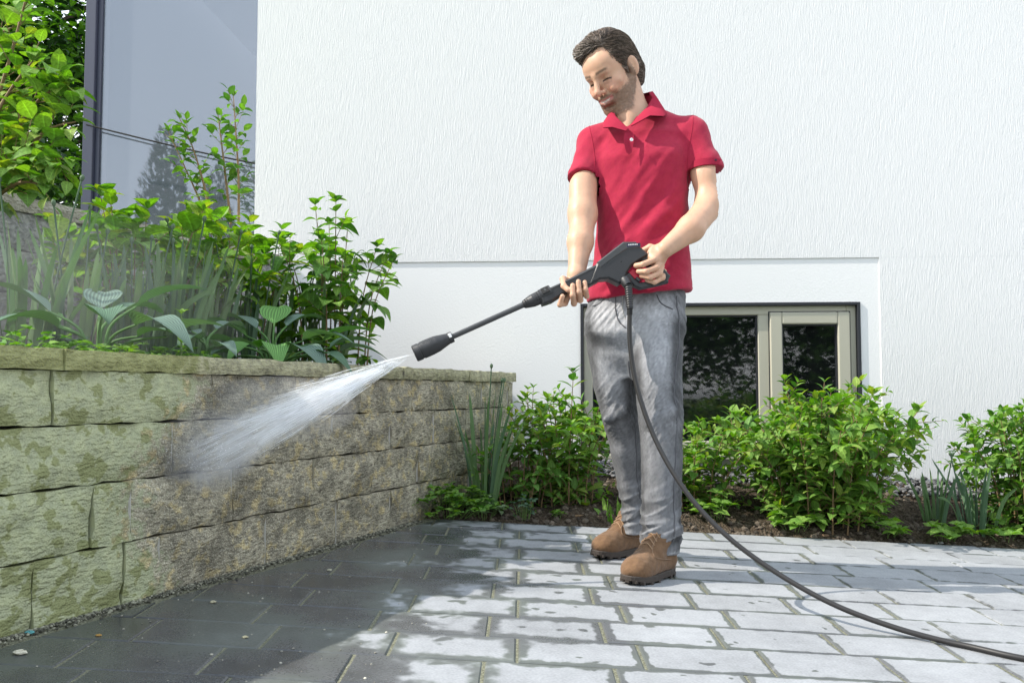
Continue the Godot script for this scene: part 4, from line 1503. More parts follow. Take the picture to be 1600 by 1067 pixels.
class Field:
	# a distance field on a grid, joined from tapered capsules, ellipsoids and stacks of elliptic slices
	var lo: Vector3
	var c: float
	var nx: int
	var ny: int
	var nz: int
	var f := PackedFloat32Array()

	func _init(from: Vector3, to: Vector3, cell: float) -> void:
		lo = from.min(to)
		to = from.max(to)
		from = lo
		c = cell
		nx = int((to.x - from.x) / cell) + 2
		ny = int((to.y - from.y) / cell) + 2
		nz = int((to.z - from.z) / cell) + 2
		f.resize(nx * ny * nz)
		f.fill(1.0)

	func span(a: Vector3, b: Vector3, m: float) -> Array:
		var p := (a.min(b) - lo - Vector3(m, m, m)) / c
		var q := (a.max(b) - lo + Vector3(m, m, m)) / c
		return [maxi(0, int(floor(p.x))), mini(nx - 1, int(ceil(q.x))), maxi(0, int(floor(p.y))), mini(ny - 1, int(ceil(q.y))), maxi(0, int(floor(p.z))), mini(nz - 1, int(ceil(q.z)))]

	func join(i: int, d: float, k: float, carve: bool) -> void:
		var o := f[i]
		if carve:
			d = -d
			var h := maxf(k - absf(o - d), 0.0)
			f[i] = maxf(o, d) + h * h / (4.0 * k)
		else:
			var h := maxf(k - absf(o - d), 0.0)
			f[i] = minf(o, d) - h * h / (4.0 * k)

	func cone(a: Vector3, b: Vector3, ra: float, rb: float, k := 0.02, carve := false) -> void:
		var m := maxf(ra, rb) + k + 2.5 * c
		var s := span(a, b, m)
		var ab := b - a
		var l2 := maxf(ab.length_squared(), 1e-9)
		for z in range(s[4], s[5] + 1):
			for y in range(s[2], s[3] + 1):
				var i: int = (z * ny + y) * nx
				for x in range(s[0], s[1] + 1):
					var p := lo + Vector3(x, y, z) * c - a
					var t := clampf(p.dot(ab) / l2, 0.0, 1.0)
					var d := (p - ab * t).length() - lerpf(ra, rb, t)
					join(i + x, d, k, carve)

	func ell(xf: Transform3D, r: Vector3, k := 0.02, carve := false) -> void:
		var ext := Vector3.ZERO
		for n in 3:
			ext += (xf.basis[n] * r[n]).abs()
		var s := span(xf.origin - ext, xf.origin + ext, k + 2.5 * c)
		var inv := xf.affine_inverse()
		var mr := minf(r.x, minf(r.y, r.z))
		for z in range(s[4], s[5] + 1):
			for y in range(s[2], s[3] + 1):
				var i: int = (z * ny + y) * nx
				for x in range(s[0], s[1] + 1):
					var q := inv * (lo + Vector3(x, y, z) * c)
					var u := q / r
					var l := u.length()
					var d := (l - 1.0) * mr
					if l > 0.01:
						d = l * (l - 1.0) / maxf((u / r).length(), 1e-4)
					join(i + x, d, k, carve)

	func loft(secs: Array, k := 0.02, carve := false, sq := 2.0) -> void:
		# slices from the lowest up: [centre, half width, half depth, turn]
		var a: Vector3 = secs[0][0]
		var b: Vector3 = a
		var w := 0.0
		for q in secs:
			a = a.min(q[0])
			b = b.max(q[0])
			w = maxf(w, maxf(q[1], q[2]))
		var s := span(a, b, w + k + 2.0 * c)
		var n := secs.size()
		for y in range(s[2], s[3] + 1):
			var wy := lo.y + y * c
			var j := 0
			while j < n - 2 and wy > secs[j + 1][0].y:
				j += 1
			var s0: Array = secs[j]
			var s1: Array = secs[j + 1]
			var t := clampf((wy - s0[0].y) / maxf(s1[0].y - s0[0].y, 1e-5), 0.0, 1.0)
			t = t * t * (3.0 - 2.0 * t) * 0.5 + t * 0.5
			var cx := lerpf(s0[0].x, s1[0].x, t)
			var cz := lerpf(s0[0].z, s1[0].z, t)
			var ha := lerpf(s0[1], s1[1], t)
			var hb := lerpf(s0[2], s1[2], t)
			var tu := lerpf(s0[3], s1[3], t)
			var co := cos(tu)
			var si := sin(tu)
			var m := minf(ha, hb)
			var over := maxf(maxf(secs[0][0].y - wy, wy - secs[n - 1][0].y), 0.0)
			if over > k + 3.0 * c:
				continue
			for z in range(s[4], s[5] + 1):
				var i: int = (z * ny + y) * nx
				for x in range(s[0], s[1] + 1):
					var dx := lo.x + x * c - cx
					var dz := lo.z + z * c - cz
					var px := absf(dx * co + dz * si) / ha
					var pz := absf(-dx * si + dz * co) / hb
					var l := pow(pow(px, sq) + pow(pz, sq), 1.0 / sq)
					var d := (l - 1.0) * m
					if over > 0.0:
						d = sqrt(maxf(d, 0.0) * maxf(d, 0.0) + over * over) if d > 0.0 else maxf(d, over)
					join(i + x, d, k, carve)

	func cut(p: Vector3, n: Vector3, k := 0.004) -> void:
		# takes away what lies on the side n points to
		for z in nz:
			for y in ny:
				var i := (z * ny + y) * nx
				for x in nx:
					if f[i + x] < 0.06:
						carve_plane(i + x, (lo + Vector3(x, y, z) * c - p).dot(n), k)

	func carve_plane(i: int, d: float, k: float) -> void:
		var o := f[i]
		var h := maxf(k - absf(o - d), 0.0)
		f[i] = maxf(o, d) + h * h / (4.0 * k)

	func at(p: Vector3) -> float:
		var q := (p - lo) / c
		var x := clampi(int(q.x), 0, nx - 2)
		var y := clampi(int(q.y), 0, ny - 2)
		var z := clampi(int(q.z), 0, nz - 2)
		var u := q.x - x
		var v := q.y - y
		var w := q.z - z
		var i := (z * ny + y) * nx + x
		var s := nx
		var l := nx * ny
		return lerpf(lerpf(lerpf(f[i], f[i + 1], u), lerpf(f[i + s], f[i + s + 1], u), v), lerpf(lerpf(f[i + l], f[i + l + 1], u), lerpf(f[i + l + s], f[i + l + s + 1], u), v), w)

	func slope(p: Vector3) -> Vector3:
		var e := c * 0.8
		return Vector3(at(p + Vector3(e, 0, 0)) - at(p - Vector3(e, 0, 0)), at(p + Vector3(0, e, 0)) - at(p - Vector3(0, e, 0)), at(p + Vector3(0, 0, e)) - at(p - Vector3(0, 0, e))).normalized()

	func net(into: Array, colour: Callable, move: Callable, base: Vector3) -> void:
		# surface nets; into = [vertices, normals, colours, indices]
		var vid := PackedInt32Array()
		vid.resize(nx * ny * nz)
		vid.fill(-1)
		var vs: PackedVector3Array = into[0]
		var first := vs.size()
		var idx: PackedInt32Array = into[3]
		var l := nx * ny
		for z in nz - 1:
			for y in ny - 1:
				var i := (z * ny + y) * nx
				for x in nx - 1:
					var j := i + x
					var a := f[j]
					if a > 3.0 * c or a < -3.0 * c:
						continue
					var b := f[j + 1]
					var d := f[j + nx]
					var e := f[j + nx + 1]
					var g := f[j + l]
					var h := f[j + l + 1]
					var m := f[j + l + nx]
					var o := f[j + l + nx + 1]
					var k := int(a < 0.0) + int(b < 0.0) + int(d < 0.0) + int(e < 0.0) + int(g < 0.0) + int(h < 0.0) + int(m < 0.0) + int(o < 0.0)
					if k == 0 or k == 8:
						continue
					var sum := Vector3.ZERO
					var n := 0
					if (a < 0.0) != (b < 0.0):
						sum += Vector3(a / (a - b), 0, 0)
						n += 1
					if (d < 0.0) != (e < 0.0):
						sum += Vector3(d / (d - e), 1, 0)
						n += 1
					if (g < 0.0) != (h < 0.0):
						sum += Vector3(g / (g - h), 0, 1)
						n += 1
					if (m < 0.0) != (o < 0.0):
						sum += Vector3(m / (m - o), 1, 1)
						n += 1
					if (a < 0.0) != (d < 0.0):
						sum += Vector3(0, a / (a - d), 0)
						n += 1
					if (b < 0.0) != (e < 0.0):
						sum += Vector3(1, b / (b - e), 0)
						n += 1
					if (g < 0.0) != (m < 0.0):
						sum += Vector3(0, g / (g - m), 1)
						n += 1
					if (h < 0.0) != (o < 0.0):
						sum += Vector3(1, h / (h - o), 1)
						n += 1
					if (a < 0.0) != (g < 0.0):
						sum += Vector3(0, 0, a / (a - g))
						n += 1
					if (b < 0.0) != (h < 0.0):
						sum += Vector3(1, 0, b / (b - h))
						n += 1
					if (d < 0.0) != (m < 0.0):
						sum += Vector3(0, 1, d / (d - m))
						n += 1
					if (e < 0.0) != (o < 0.0):
						sum += Vector3(1, 1, e / (e - o))
						n += 1
					vid[j] = vs.size()
					vs.append(lo + (Vector3(x, y, z) + sum / n) * c)
		for z in range(1, nz - 1):
			for y in range(1, ny - 1):
				var i := (z * ny + y) * nx
				for x in range(1, nx - 1):
					var j := i + x
					var a := f[j]
					if a > 3.0 * c or a < -3.0 * c:
						continue
					var inn := a < 0.0
					if inn != (f[j + 1] < 0.0):
						face(idx, vid[j], vid[j - nx], vid[j - nx - l], vid[j - l], inn)
					if inn != (f[j + nx] < 0.0):
						face(idx, vid[j], vid[j - l], vid[j - l - 1], vid[j - 1], inn)
					if inn != (f[j + l] < 0.0):
						face(idx, vid[j], vid[j - 1], vid[j - 1 - nx], vid[j - nx], inn)
		var ns: PackedVector3Array = into[1]
		var cs: PackedColorArray = into[2]
		ns.resize(vs.size())
		for q in range(first, vs.size()):
			var p := vs[q]
			var n := slope(p)
			cs.append(colour.call(p, n))
			vs[q] = p + n * (move.call(p, n) as float)
		for q in range(0, idx.size(), 3):
			if idx[q] < first:
				continue
			var nn := (vs[idx[q + 2]] - vs[idx[q]]).cross(vs[idx[q + 1]] - vs[idx[q]])
			ns[idx[q]] += nn
			ns[idx[q + 1]] += nn
			ns[idx[q + 2]] += nn
		for q in range(first, vs.size()):
			ns[q] = ns[q].normalized()
			vs[q] -= base
		into[0] = vs
		into[1] = ns
		into[2] = cs
		into[3] = idx

	func face(idx: PackedInt32Array, a: int, b: int, d: int, e: int, inn: bool) -> void:
		if a < 0 or b < 0 or d < 0 or e < 0:
			return
		if inn:
			idx.append_array([a, d, b, a, e, d])
		else:
			idx.append_array([a, b, d, a, d, e])


func blank() -> Array:
	return [PackedVector3Array(), PackedVector3Array(), PackedColorArray(), PackedInt32Array()]


func net_mesh(a: Array) -> ArrayMesh:
	var arr := []
	arr.resize(Mesh.ARRAY_MAX)
	arr[Mesh.ARRAY_VERTEX] = a[0]
	arr[Mesh.ARRAY_NORMAL] = a[1]
	arr[Mesh.ARRAY_COLOR] = a[2]
	arr[Mesh.ARRAY_INDEX] = a[3]
	var m := ArrayMesh.new()
	m.add_surface_from_arrays(Mesh.PRIMITIVE_TRIANGLES, arr)
	return m


func still(_p: Vector3, _n: Vector3) -> float:
	return 0.0


const FOOT := Vector3(0.43, 0.0, -3.05)
var head := Transform3D(Basis(Vector3(0, 0, 1), 0.12) * Basis(Vector3(0.7324, 0.0492, 0.6791), Vector3(-0.3393, 0.8911, 0.3013), Vector3(-0.5904, -0.4511, 0.6693)), Vector3(0.3507, 1.6923, -3.0500)).rotated_local(Vector3.UP, -0.11).scaled_local(Vector3(1.05, 1.05, 1.05))
var cloth_noise := FastNoiseLite.new()


func hd(x: float, y: float, z: float) -> Vector3:
	# a point of the head, in millimetres: to his left, up, forward
	return head * (Vector3(x, y, z) * 0.001)


func hell(fd: Field, c: Vector3, r: Vector3, k: float, carve := false, tilt := Vector3.ZERO) -> void:
	fd.ell(Transform3D(head.basis.orthonormalized() * Basis.from_euler(tilt), hd(c.x, c.y, c.z)), r * 0.00105, k, carve)


func hcone(fd: Field, a: Vector3, b: Vector3, ra: float, rb: float, k: float, carve := false) -> void:
	fd.cone(hd(a.x, a.y, a.z), hd(b.x, b.y, b.z), ra * 0.00105, rb * 0.00105, k, carve)


func head_shape(fd: Field) -> void:
	hell(fd, Vector3(0, 45, -12), Vector3(73, 82, 94), 0.01)
	hell(fd, Vector3(0, -12, 28), Vector3(62, 88, 62), 0.03)
	hell(fd, Vector3(0, 45, 50), Vector3(56, 40, 40), 0.03)
	hell(fd, Vector3(0, -72, 36), Vector3(52, 40, 50), 0.02)
	for s in [-1.0, 1.0]:
		hcone(fd, Vector3(62 * s, -38, 2), Vector3(26 * s, -98, 62), 14, 16, 0.02)
		hell(fd, Vector3(47 * s, -20, 60), Vector3(20, 15, 18), 0.02)
		hell(fd, Vector3(36 * s, -36, 76), Vector3(16, 13, 13), 0.018)
	hell(fd, Vector3(0, -100, 70), Vector3(23, 18, 17), 0.02)
	# brow
	hcone(fd, Vector3(-36, 24, 74), Vector3(-6, 22, 87), 11, 10, 0.014)
	hcone(fd, Vector3(36, 24, 74), Vector3(6, 22, 87), 11, 10, 0.014)
	# eye hollows, lids
	for s in [-1.0, 1.0]:
		hell(fd, Vector3(31 * s, 4, 93), Vector3(18, 9, 14), 0.010, true)
		hell(fd, Vector3(31.5 * s, 3, 70), Vector3(15.5, 12.5, 14), 0.005)
		hcone(fd, Vector3(19 * s, -1, 84), Vector3(44 * s, 1, 76), 1.6, 1.6, 0.003, true)
		hcone(fd, Vector3(20 * s, -8, 82), Vector3(40 * s, -12, 78), 2.6, 2.0, 0.006)
		# crow's feet and the smile's fold
		hcone(fd, Vector3(22 * s, -34, 96), Vector3(38 * s, -62, 84), 3.5, 3.5, 0.010, true)
	# nose
	hcone(fd, Vector3(0, 20, 87), Vector3(0, -26, 112), 8, 10.5, 0.010)
	hell(fd, Vector3(0, -30, 114), Vector3(11, 10, 10), 0.006)
	for s in [-1.0, 1.0]:
		hell(fd, Vector3(12.5 * s, -33, 97), Vector3(8, 7.5, 9), 0.006)
		hell(fd, Vector3(6.5 * s, -40, 102), Vector3(3.2, 2.5, 4), 0.003, true)
	# mouth
	hell(fd, Vector3(0, -62, 80), Vector3(30, 22, 15), 0.016)
	hcone(fd, Vector3(-26, -57, 83), Vector3(0, -57, 95), 4.5, 5.5, 0.007)
	hcone(fd, Vector3(26, -57, 83), Vector3(0, -57, 95), 4.5, 5.5, 0.007)
	hcone(fd, Vector3(-22, -67, 83), Vector3(0, -71, 93), 4.5, 6.5, 0.007)
	hcone(fd, Vector3(22, -67, 83), Vector3(0, -71, 93), 4.5, 6.5, 0.007)
	hcone(fd, Vector3(-29, -58, 88), Vector3(0, -64, 102), 2.6, 4.0, 0.003, true)
	hcone(fd, Vector3(29, -58, 88), Vector3(0, -64, 102), 2.6, 4.0, 0.003, true)
	hcone(fd, Vector3(-18, -84, 88), Vector3(18, -84, 88), 5, 5, 0.012, true)
	# ears
	for s in [-1.0, 1.0]:
		hell(fd, Vector3(80 * s, -2, -10), Vector3(8, 33, 20), 0.006, false, Vector3(-0.15, -0.45 * s, 0))
		hell(fd, Vector3(88 * s, 4, -4), Vector3(6, 19, 10), 0.006, true, Vector3(-0.15, -0.45 * s, 0))
		hell(fd, Vector3(79 * s, -4, 3), Vector3(4, 7, 4), 0.004)


func arm_shape(fd: Field) -> void:
	# his left arm, bent, to the trigger
	fd.cone(Vector3(0.6277, 1.4125, -3.0100), Vector3(0.6517, 1.3157, -2.9750), 0.036, 0.041, 0.02)
	fd.cone(Vector3(0.6517, 1.3157, -2.9750), Vector3(0.6579, 1.2170, -2.9500), 0.042, 0.043, 0.03)
	fd.cone(Vector3(0.6578, 1.2084, -2.9500), Vector3(0.5770, 1.1167, -2.8600), 0.044, 0.042, 0.03)
	fd.cone(Vector3(0.5770, 1.1167, -2.8600), Vector3(0.4862, 1.0430, -2.8150), 0.042, 0.027, 0.02)
	# his right arm, straight down to the lance
	fd.cone(Vector3(0.2654, 1.4293, -3.0800), Vector3(0.2370, 1.1824, -2.9600), 0.040, 0.040, 0.03)
	fd.cone(Vector3(0.2341, 1.2889, -3.0000), Vector3(0.2319, 1.1912, -2.9500), 0.038, 0.036, 0.03)
	fd.cone(Vector3(0.2370, 1.1824, -2.9600), Vector3(0.2234, 1.0798, -2.9000), 0.043, 0.041, 0.03)
	fd.cone(Vector3(0.2234, 1.0798, -2.9000), Vector3(0.2064, 0.9634, -2.8450), 0.040, 0.027, 0.02)


func finger(fd: Field, pts: Array, r: float) -> void:
	for i in pts.size() - 1:
		fd.cone(pts[i], pts[i + 1], r * (1.0 - 0.08 * i), r * (0.95 - 0.08 * i), 0.0035)


func skin_colour(p: Vector3, _n: Vector3) -> Color:
	var q := head.affine_inverse() * p * 1000.0
	var v := cloth_noise.get_noise_3dv(p * 90.0)
	var c := Color(0.535, 0.32, 0.215)
	c = c * (1.0 + 0.10 * cloth_noise.get_noise_3dv(p * 22.0))
	if q.length() > 170.0:
		# forearm hair
		var w := cloth_noise.get_noise_3dv(Vector3(p.x * 160.0, p.y * 45.0, p.z * 160.0))
		return c.lerp(Color(0.40, 0.24, 0.16), 0.22 * smoothstep(0.2, 0.5, w))
	if q.y < -125.0:
		return c
	var ax := absf(q.x)
	# ruddy cheeks, nose and ears
	c = c.lerp(Color(0.62, 0.27, 0.20), 0.35 * smoothstep(30.0, 8.0, Vector2(ax - 42.0, q.y + 22.0).length()) * float(q.z > 30.0))
	c = c.lerp(Color(0.62, 0.28, 0.20), 0.3 * smoothstep(22.0, 6.0, Vector2(ax, q.y + 30.0).length()) * float(q.z > 85.0))
	# beard: jaw, chin, moustache
	var line := -38.0 - 0.30 * (q.z - 20.0)
	if q.z > 58.0:
		line = -49.0 - 0.35 * maxf(0.0, 34.0 - ax) + (q.z - 58.0) * 0.1
	var b := smoothstep(line + 9.0, line - 7.0, q.y + v * 9.0) * smoothstep(-14.0, 2.0, q.z) * smoothstep(-128.0, -112.0, q.y)
	if q.z < 22.0 and q.z > -4.0 and q.y > -60.0:
		b = maxf(b, smoothstep(20.0, 12.0, absf(q.z - 9.0)) * smoothstep(24.0, -8.0, q.y + v * 8.0))
	var jl := -38.0 - (q.z - 2.0) * 1.02
	b *= smoothstep(jl - 30.0, jl - 12.0, q.y + v * 6.0)
	var mo := smoothstep(8.0, 3.0, absf(q.y + 48.0 + ax * 0.20)) * smoothstep(34.0, 26.0, ax) * float(q.z > 66.0)
	b = maxf(b, mo)
	b *= 0.80 + 0.25 * v
	c = c.lerp(Color(0.125, 0.082, 0.055), clampf(b, 0.0, 0.80))
	# lips and teeth
	if q.z > 74.0 and ax < 30.0:
		var m := q.y + 63.0 - 0.006 * ax * ax
		if absf(m) < 9.0:
			c = c.lerp(Color(0.42, 0.17, 0.15), smoothstep(9.0, 5.0, absf(m)))
		if absf(m) < 3.0 and ax < 20.0:
			c = Color(0.58, 0.54, 0.47)
	# brows
	var by := q.y - 27.0 - 0.10 * ax + 0.006 * (ax - 28.0) * (ax - 28.0)
	if q.z > 52.0:
		c = c.lerp(Color(0.085, 0.058, 0.040), 0.80 * smoothstep(6.0, 2.0, absf(by) + v * 2.0) * smoothstep(8.0, 13.0, ax) * smoothstep(52.0, 44.0, ax))
	# lashes: the nearly closed eyes look down
	if q.z > 58.0 and ax > 16.0 and ax < 47.0:
		var ey := q.y + 0.8 + 0.012 * (ax - 31.0) * (ax - 31.0)
		c = c.lerp(Color(0.030, 0.020, 0.016), smoothstep(3.4, 1.6, absf(ey)))
		c = c.lerp(Color(0.36, 0.20, 0.15), 0.4 * smoothstep(9.0, 4.0, absf(ey + 8.0)))
	return c


func beard_move(p: Vector3, n: Vector3) -> float:
	var q := head.affine_inverse() * p * 1000.0
	if q.y > -35.0 or q.y < -125.0 or q.z < -5.0 or q.length() > 170.0:
		return 0.0
	var col := skin_colour(p, n)
	if col.r < 0.30 and col.g > 0.07:
		return 0.0015 + 0.0022 * cloth_noise.get_noise_3dv(p * 260.0)
	return 0.0


func shirt_folds(p: Vector3, n: Vector3) -> float:
	# soft diagonal folds over the chest and belly, finer ones by the waist and sleeves
	var q := p - Vector3(0.4320, 1.1912, -2.9500)
	var d := q.x * 0.80 - q.y * 0.60
	var e := q.x * 0.60 + q.y * 0.80
	var r := 0.0
	r += 0.0065 * exp(-pow((d + 0.02 + 0.10 * e) / 0.016, 2.0)) * smoothstep(0.28, 0.05, absf(e - 0.02))
	r -= 0.0050 * exp(-pow((d - 0.022 + 0.06 * e) / 0.018, 2.0)) * smoothstep(0.25, 0.05, absf(e + 0.02))
	r += 0.0050 * exp(-pow((d - 0.068 - 0.10 * e) / 0.017, 2.0)) * smoothstep(0.20, 0.04, absf(e + 0.06))
	r += 0.0045 * exp(-pow((d + 0.085) / 0.015, 2.0)) * smoothstep(0.18, 0.04, absf(e - 0.05))
	r += 0.0040 * cloth_noise.get_noise_3d(d * 17.0, e * 5.0, p.z * 6.0)
	r += 0.0020 * cloth_noise.get_noise_3d(p.x * 16.0 + 9.0, p.y * 40.0, p.z * 16.0) * smoothstep(1.10, 0.97, p.y)
	return r


func crease(v: float, sharp: float) -> float:
	# a ridge where the noise crosses zero
	return 1.0 - minf(absf(v) * sharp, 1.0)


func jean_folds(p: Vector3, n: Vector3) -> float:
	var hem := 0.066 if p.z > -3.09 else 0.086
	var low := smoothstep(0.34, 0.14, p.y) * smoothstep(hem + 0.01, hem + 0.05, p.y)
	var knee := smoothstep(0.17, 0.03, absf(p.y - 0.53))
	var hip := smoothstep(0.12, 0.02, absf(p.y - 0.87))
	var cx := 0.485 if p.x > 0.435 else 0.36
	var q := absf(p.x - cx)
	var r := 0.0030 * cloth_noise.get_noise_3d(p.x * 7.0, p.y * 8.0, p.z * 7.0)
	var a := cloth_noise.get_noise_3d(p.x * 5.0 + 3.0, p.y * 19.0 - p.x * 9.0, p.z * 5.0)
	var b := cloth_noise.get_noise_3d(p.x * 6.0 + 8.0, p.y * 24.0 + q * 40.0, p.z * 6.0)
	r += low * (0.0085 * crease(a, 3.2) + 0.004 * a - 0.003)
	r += knee * (0.0034 * crease(b, 4.0) * smoothstep(-0.4, 0.5, n.z) - 0.001)
	r += hip * (0.0036 * crease(cloth_noise.get_noise_3d(p.x * 4.0, p.y * 26.0 + absf(p.x - 0.42) * 30.0, p.z * 4.0), 3.5) - 0.002)
	r += 0.0012 * cloth_noise.get_noise_3d(p.x * 30.0, p.y * 22.0, p.z * 30.0)
	return r


func jean_colour(p: Vector3, n: Vector3) -> Color:
	# washed grey denim: pale thighs, knees and fold ridges, dark seams and valleys
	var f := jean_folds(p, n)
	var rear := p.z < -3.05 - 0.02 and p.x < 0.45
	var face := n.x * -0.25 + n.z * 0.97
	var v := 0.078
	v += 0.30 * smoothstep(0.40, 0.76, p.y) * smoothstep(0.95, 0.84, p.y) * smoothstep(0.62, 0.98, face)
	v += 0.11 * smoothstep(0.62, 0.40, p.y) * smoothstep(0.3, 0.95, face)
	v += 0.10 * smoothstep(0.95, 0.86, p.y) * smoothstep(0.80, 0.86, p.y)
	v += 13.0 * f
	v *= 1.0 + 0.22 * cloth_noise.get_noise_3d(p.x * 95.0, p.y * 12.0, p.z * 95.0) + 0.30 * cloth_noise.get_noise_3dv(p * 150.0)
	var hem := 0.066 if p.z > -3.09 else 0.086
	v += 0.22 * smoothstep(hem + 0.022, hem + 0.008, p.y) * (0.6 + cloth_noise.get_noise_3dv(p * 70.0))
	v = clampf(v, 0.035, 0.62)
	return Color(v * 0.985, v, v * 1.055)


func make_person() -> void:
	cloth_noise.seed = 90
	cloth_noise.noise_type = FastNoiseLite.TYPE_SIMPLEX_SMOOTH
	cloth_noise.frequency = 1.0
	cloth_noise.fractal_octaves = 2
	var man := thing("person", "smiling person in a red polo shirt, grey jeans and brown boots aiming a washer", "person", FOOT)
	var skin := mat("skin", Color.WHITE, 0.48, 0.42)
	skin.vertex_color_use_as_albedo = true
	skin.subsurf_scatter_enabled = true
	skin.subsurf_scatter_strength = 0.08
	# --- body: one mesh from head to feet, finer where it shows
	var body := blank()
	var neck := Vector3(0.4231, 1.5169, -3.0700)
	var fd := Field.new(Vector3(0.2188, 1.9825, -3.2200), Vector3(0.4975, 1.4136, -2.8600), 0.0036)
	head_shape(fd)
	fd.cone(hd(0, -45, -22), neck, 0.060, 0.066, 0.03)
	fd.cone(hd(30, -30, -30), Vector3(0.3959, 1.4869, -3.0000), 0.020, 0.014, 0.03)
	fd.cone(neck, Vector3(0.4909, 1.4610, -3.0800), 0.066, 0.07, 0.04)
	fd.net(body, skin_colour, beard_move, FOOT)
	var hf := fd
	fd = Field.new(Vector3(0.4555, 1.5403, -3.1400), Vector3(0.6739, 0.9992, -2.7400), 0.007)
	arm_shape(fd)
	fd.net(body, skin_colour, still, FOOT)
	fd = Field.new(Vector3(0.1438, 1.5349, -3.2000), Vector3(0.3180, 0.9777, -2.8000), 0.007)
	arm_shape(fd)
	fd.net(body, skin_colour, still, FOOT)
	# his left hand closed on the trigger grip
	fd = Field.new(Vector3(0.3680, 1.1043, -2.9200), Vector3(0.5351, 0.9180, -2.7400), 0.0026)
	arm_shape(fd)
	fd.ell(frame(Vector3(0.4608, 1.0195, -2.8350), Vector3(0.4288, 0.9939, -2.8000) - Vector3(0.4922, 1.0424, -2.8500)), Vector3(0.020, 0.040, 0.040), 0.012)
	fd.cone(Vector3(0.4831, 1.0416, -2.8450), Vector3(0.4527, 1.0096, -2.8100), 0.026, 0.020, 0.015)
	finger(fd, [Vector3(0.4593, 1.0282, -2.8250), Vector3(0.4457, 1.0049, -2.7920), Vector3(0.4100, 0.9893, -2.7820), Vector3(0.3905, 0.9879, -2.8000)], 0.0105)
	finger(fd, [Vector3(0.4672, 1.0057, -2.8250), Vector3(0.4532, 0.9804, -2.7900), Vector3(0.4195, 0.9669, -2.7800), Vector3(0.3984, 0.9696, -2.8000)], 0.0105)
	finger(fd, [Vector3(0.4757, 0.9898, -2.8280), Vector3(0.4637, 0.9628, -2.7940), Vector3(0.4320, 0.9494, -2.7840), Vector3(0.4086, 0.9557, -2.8020)], 0.0100)
	finger(fd, [Vector3(0.4843, 0.9740, -2.8320), Vector3(0.4750, 0.9497, -2.8020), Vector3(0.4471, 0.9343, -2.7920), Vector3(0.4252, 0.9421, -2.8060)], 0.0088)
	finger(fd, [Vector3(0.4791, 1.0457, -2.8450), Vector3(0.4449, 1.0568, -2.8620), Vector3(0.4189, 1.0432, -2.8680), Vector3(0.4002, 1.0245, -2.8680)], 0.0115)
	fd.net(body, skin_colour, still, FOOT)
	# his right hand under the barrel, fingers up its near side, thumb over it
	fd = Field.new(Vector3(0.1218, 1.0260, -2.9200), Vector3(0.2661, 0.8263, -2.7300), 0.0026)
	arm_shape(fd)
	fd.cone(Vector3(0.2064, 0.9634, -2.8450), Vector3(0.1994, 0.9232, -2.8350), 0.028, 0.024, 0.015)
	fd.ell(frame(Vector3(0.2012, 0.9167, -2.8320), Vector3(0.1726, 0.9042, -2.8300) - Vector3(0.2316, 0.9328, -2.8300)), Vector3(0.020, 0.024, 0.040), 0.012)
	finger(fd, [Vector3(0.2336, 0.9165, -2.8300), Vector3(0.2350, 0.8908, -2.8000), Vector3(0.2285, 0.9093, -2.7680), Vector3(0.2269, 0.9318, -2.7720)], 0.0090)
	finger(fd, [Vector3(0.2173, 0.9103, -2.8300), Vector3(0.2149, 0.8787, -2.8000), Vector3(0.2083, 0.9009, -2.7640), Vector3(0.2067, 0.9333, -2.7680)], 0.0100)
	finger(fd, [Vector3(0.1990, 0.9042, -2.8300), Vector3(0.1948, 0.8686, -2.8000), Vector3(0.1883, 0.8907, -2.7620), Vector3(0.1887, 0.9211, -2.7660)], 0.0102)
	finger(fd, [Vector3(0.1807, 0.9001, -2.8300), Vector3(0.1670, 0.8691, -2.8050), Vector3(0.1492, 0.8621, -2.7750), Vector3(0.1565, 0.8867, -2.7620)], 0.0098)
	finger(fd, [Vector3(0.1832, 0.9416, -2.8350), Vector3(0.1617, 0.9473, -2.8150), Vector3(0.1618, 0.9210, -2.7820), Vector3(0.1750, 0.9076, -2.7700)], 0.0112)
	fd.net(body, skin_colour, still, FOOT)
	# trunk and legs under the clothes
	fd = Field.new(Vector3(0.16, 0.0, -3.42), Vector3(0.72, 1.56, -2.78), 0.022)
	torso_shape(fd, 0.050)
	leg_shape(fd, 0.030)
	fd.net(body, skin_colour, still, FOOT)
	part(man, "body", net_mesh(body), skin)
	make_hair(man, hf)
	make_shirt(man)
	make_jeans(man)
	make_boot(man, Vector3(0.5084, -0.0037, -2.9793), Vector3(0.3634, -0.0004, -2.7881))
	make_boot(man, Vector3(0.4570, 0.0059, -3.3196), Vector3(0.3185, 0.0099, -3.1777))


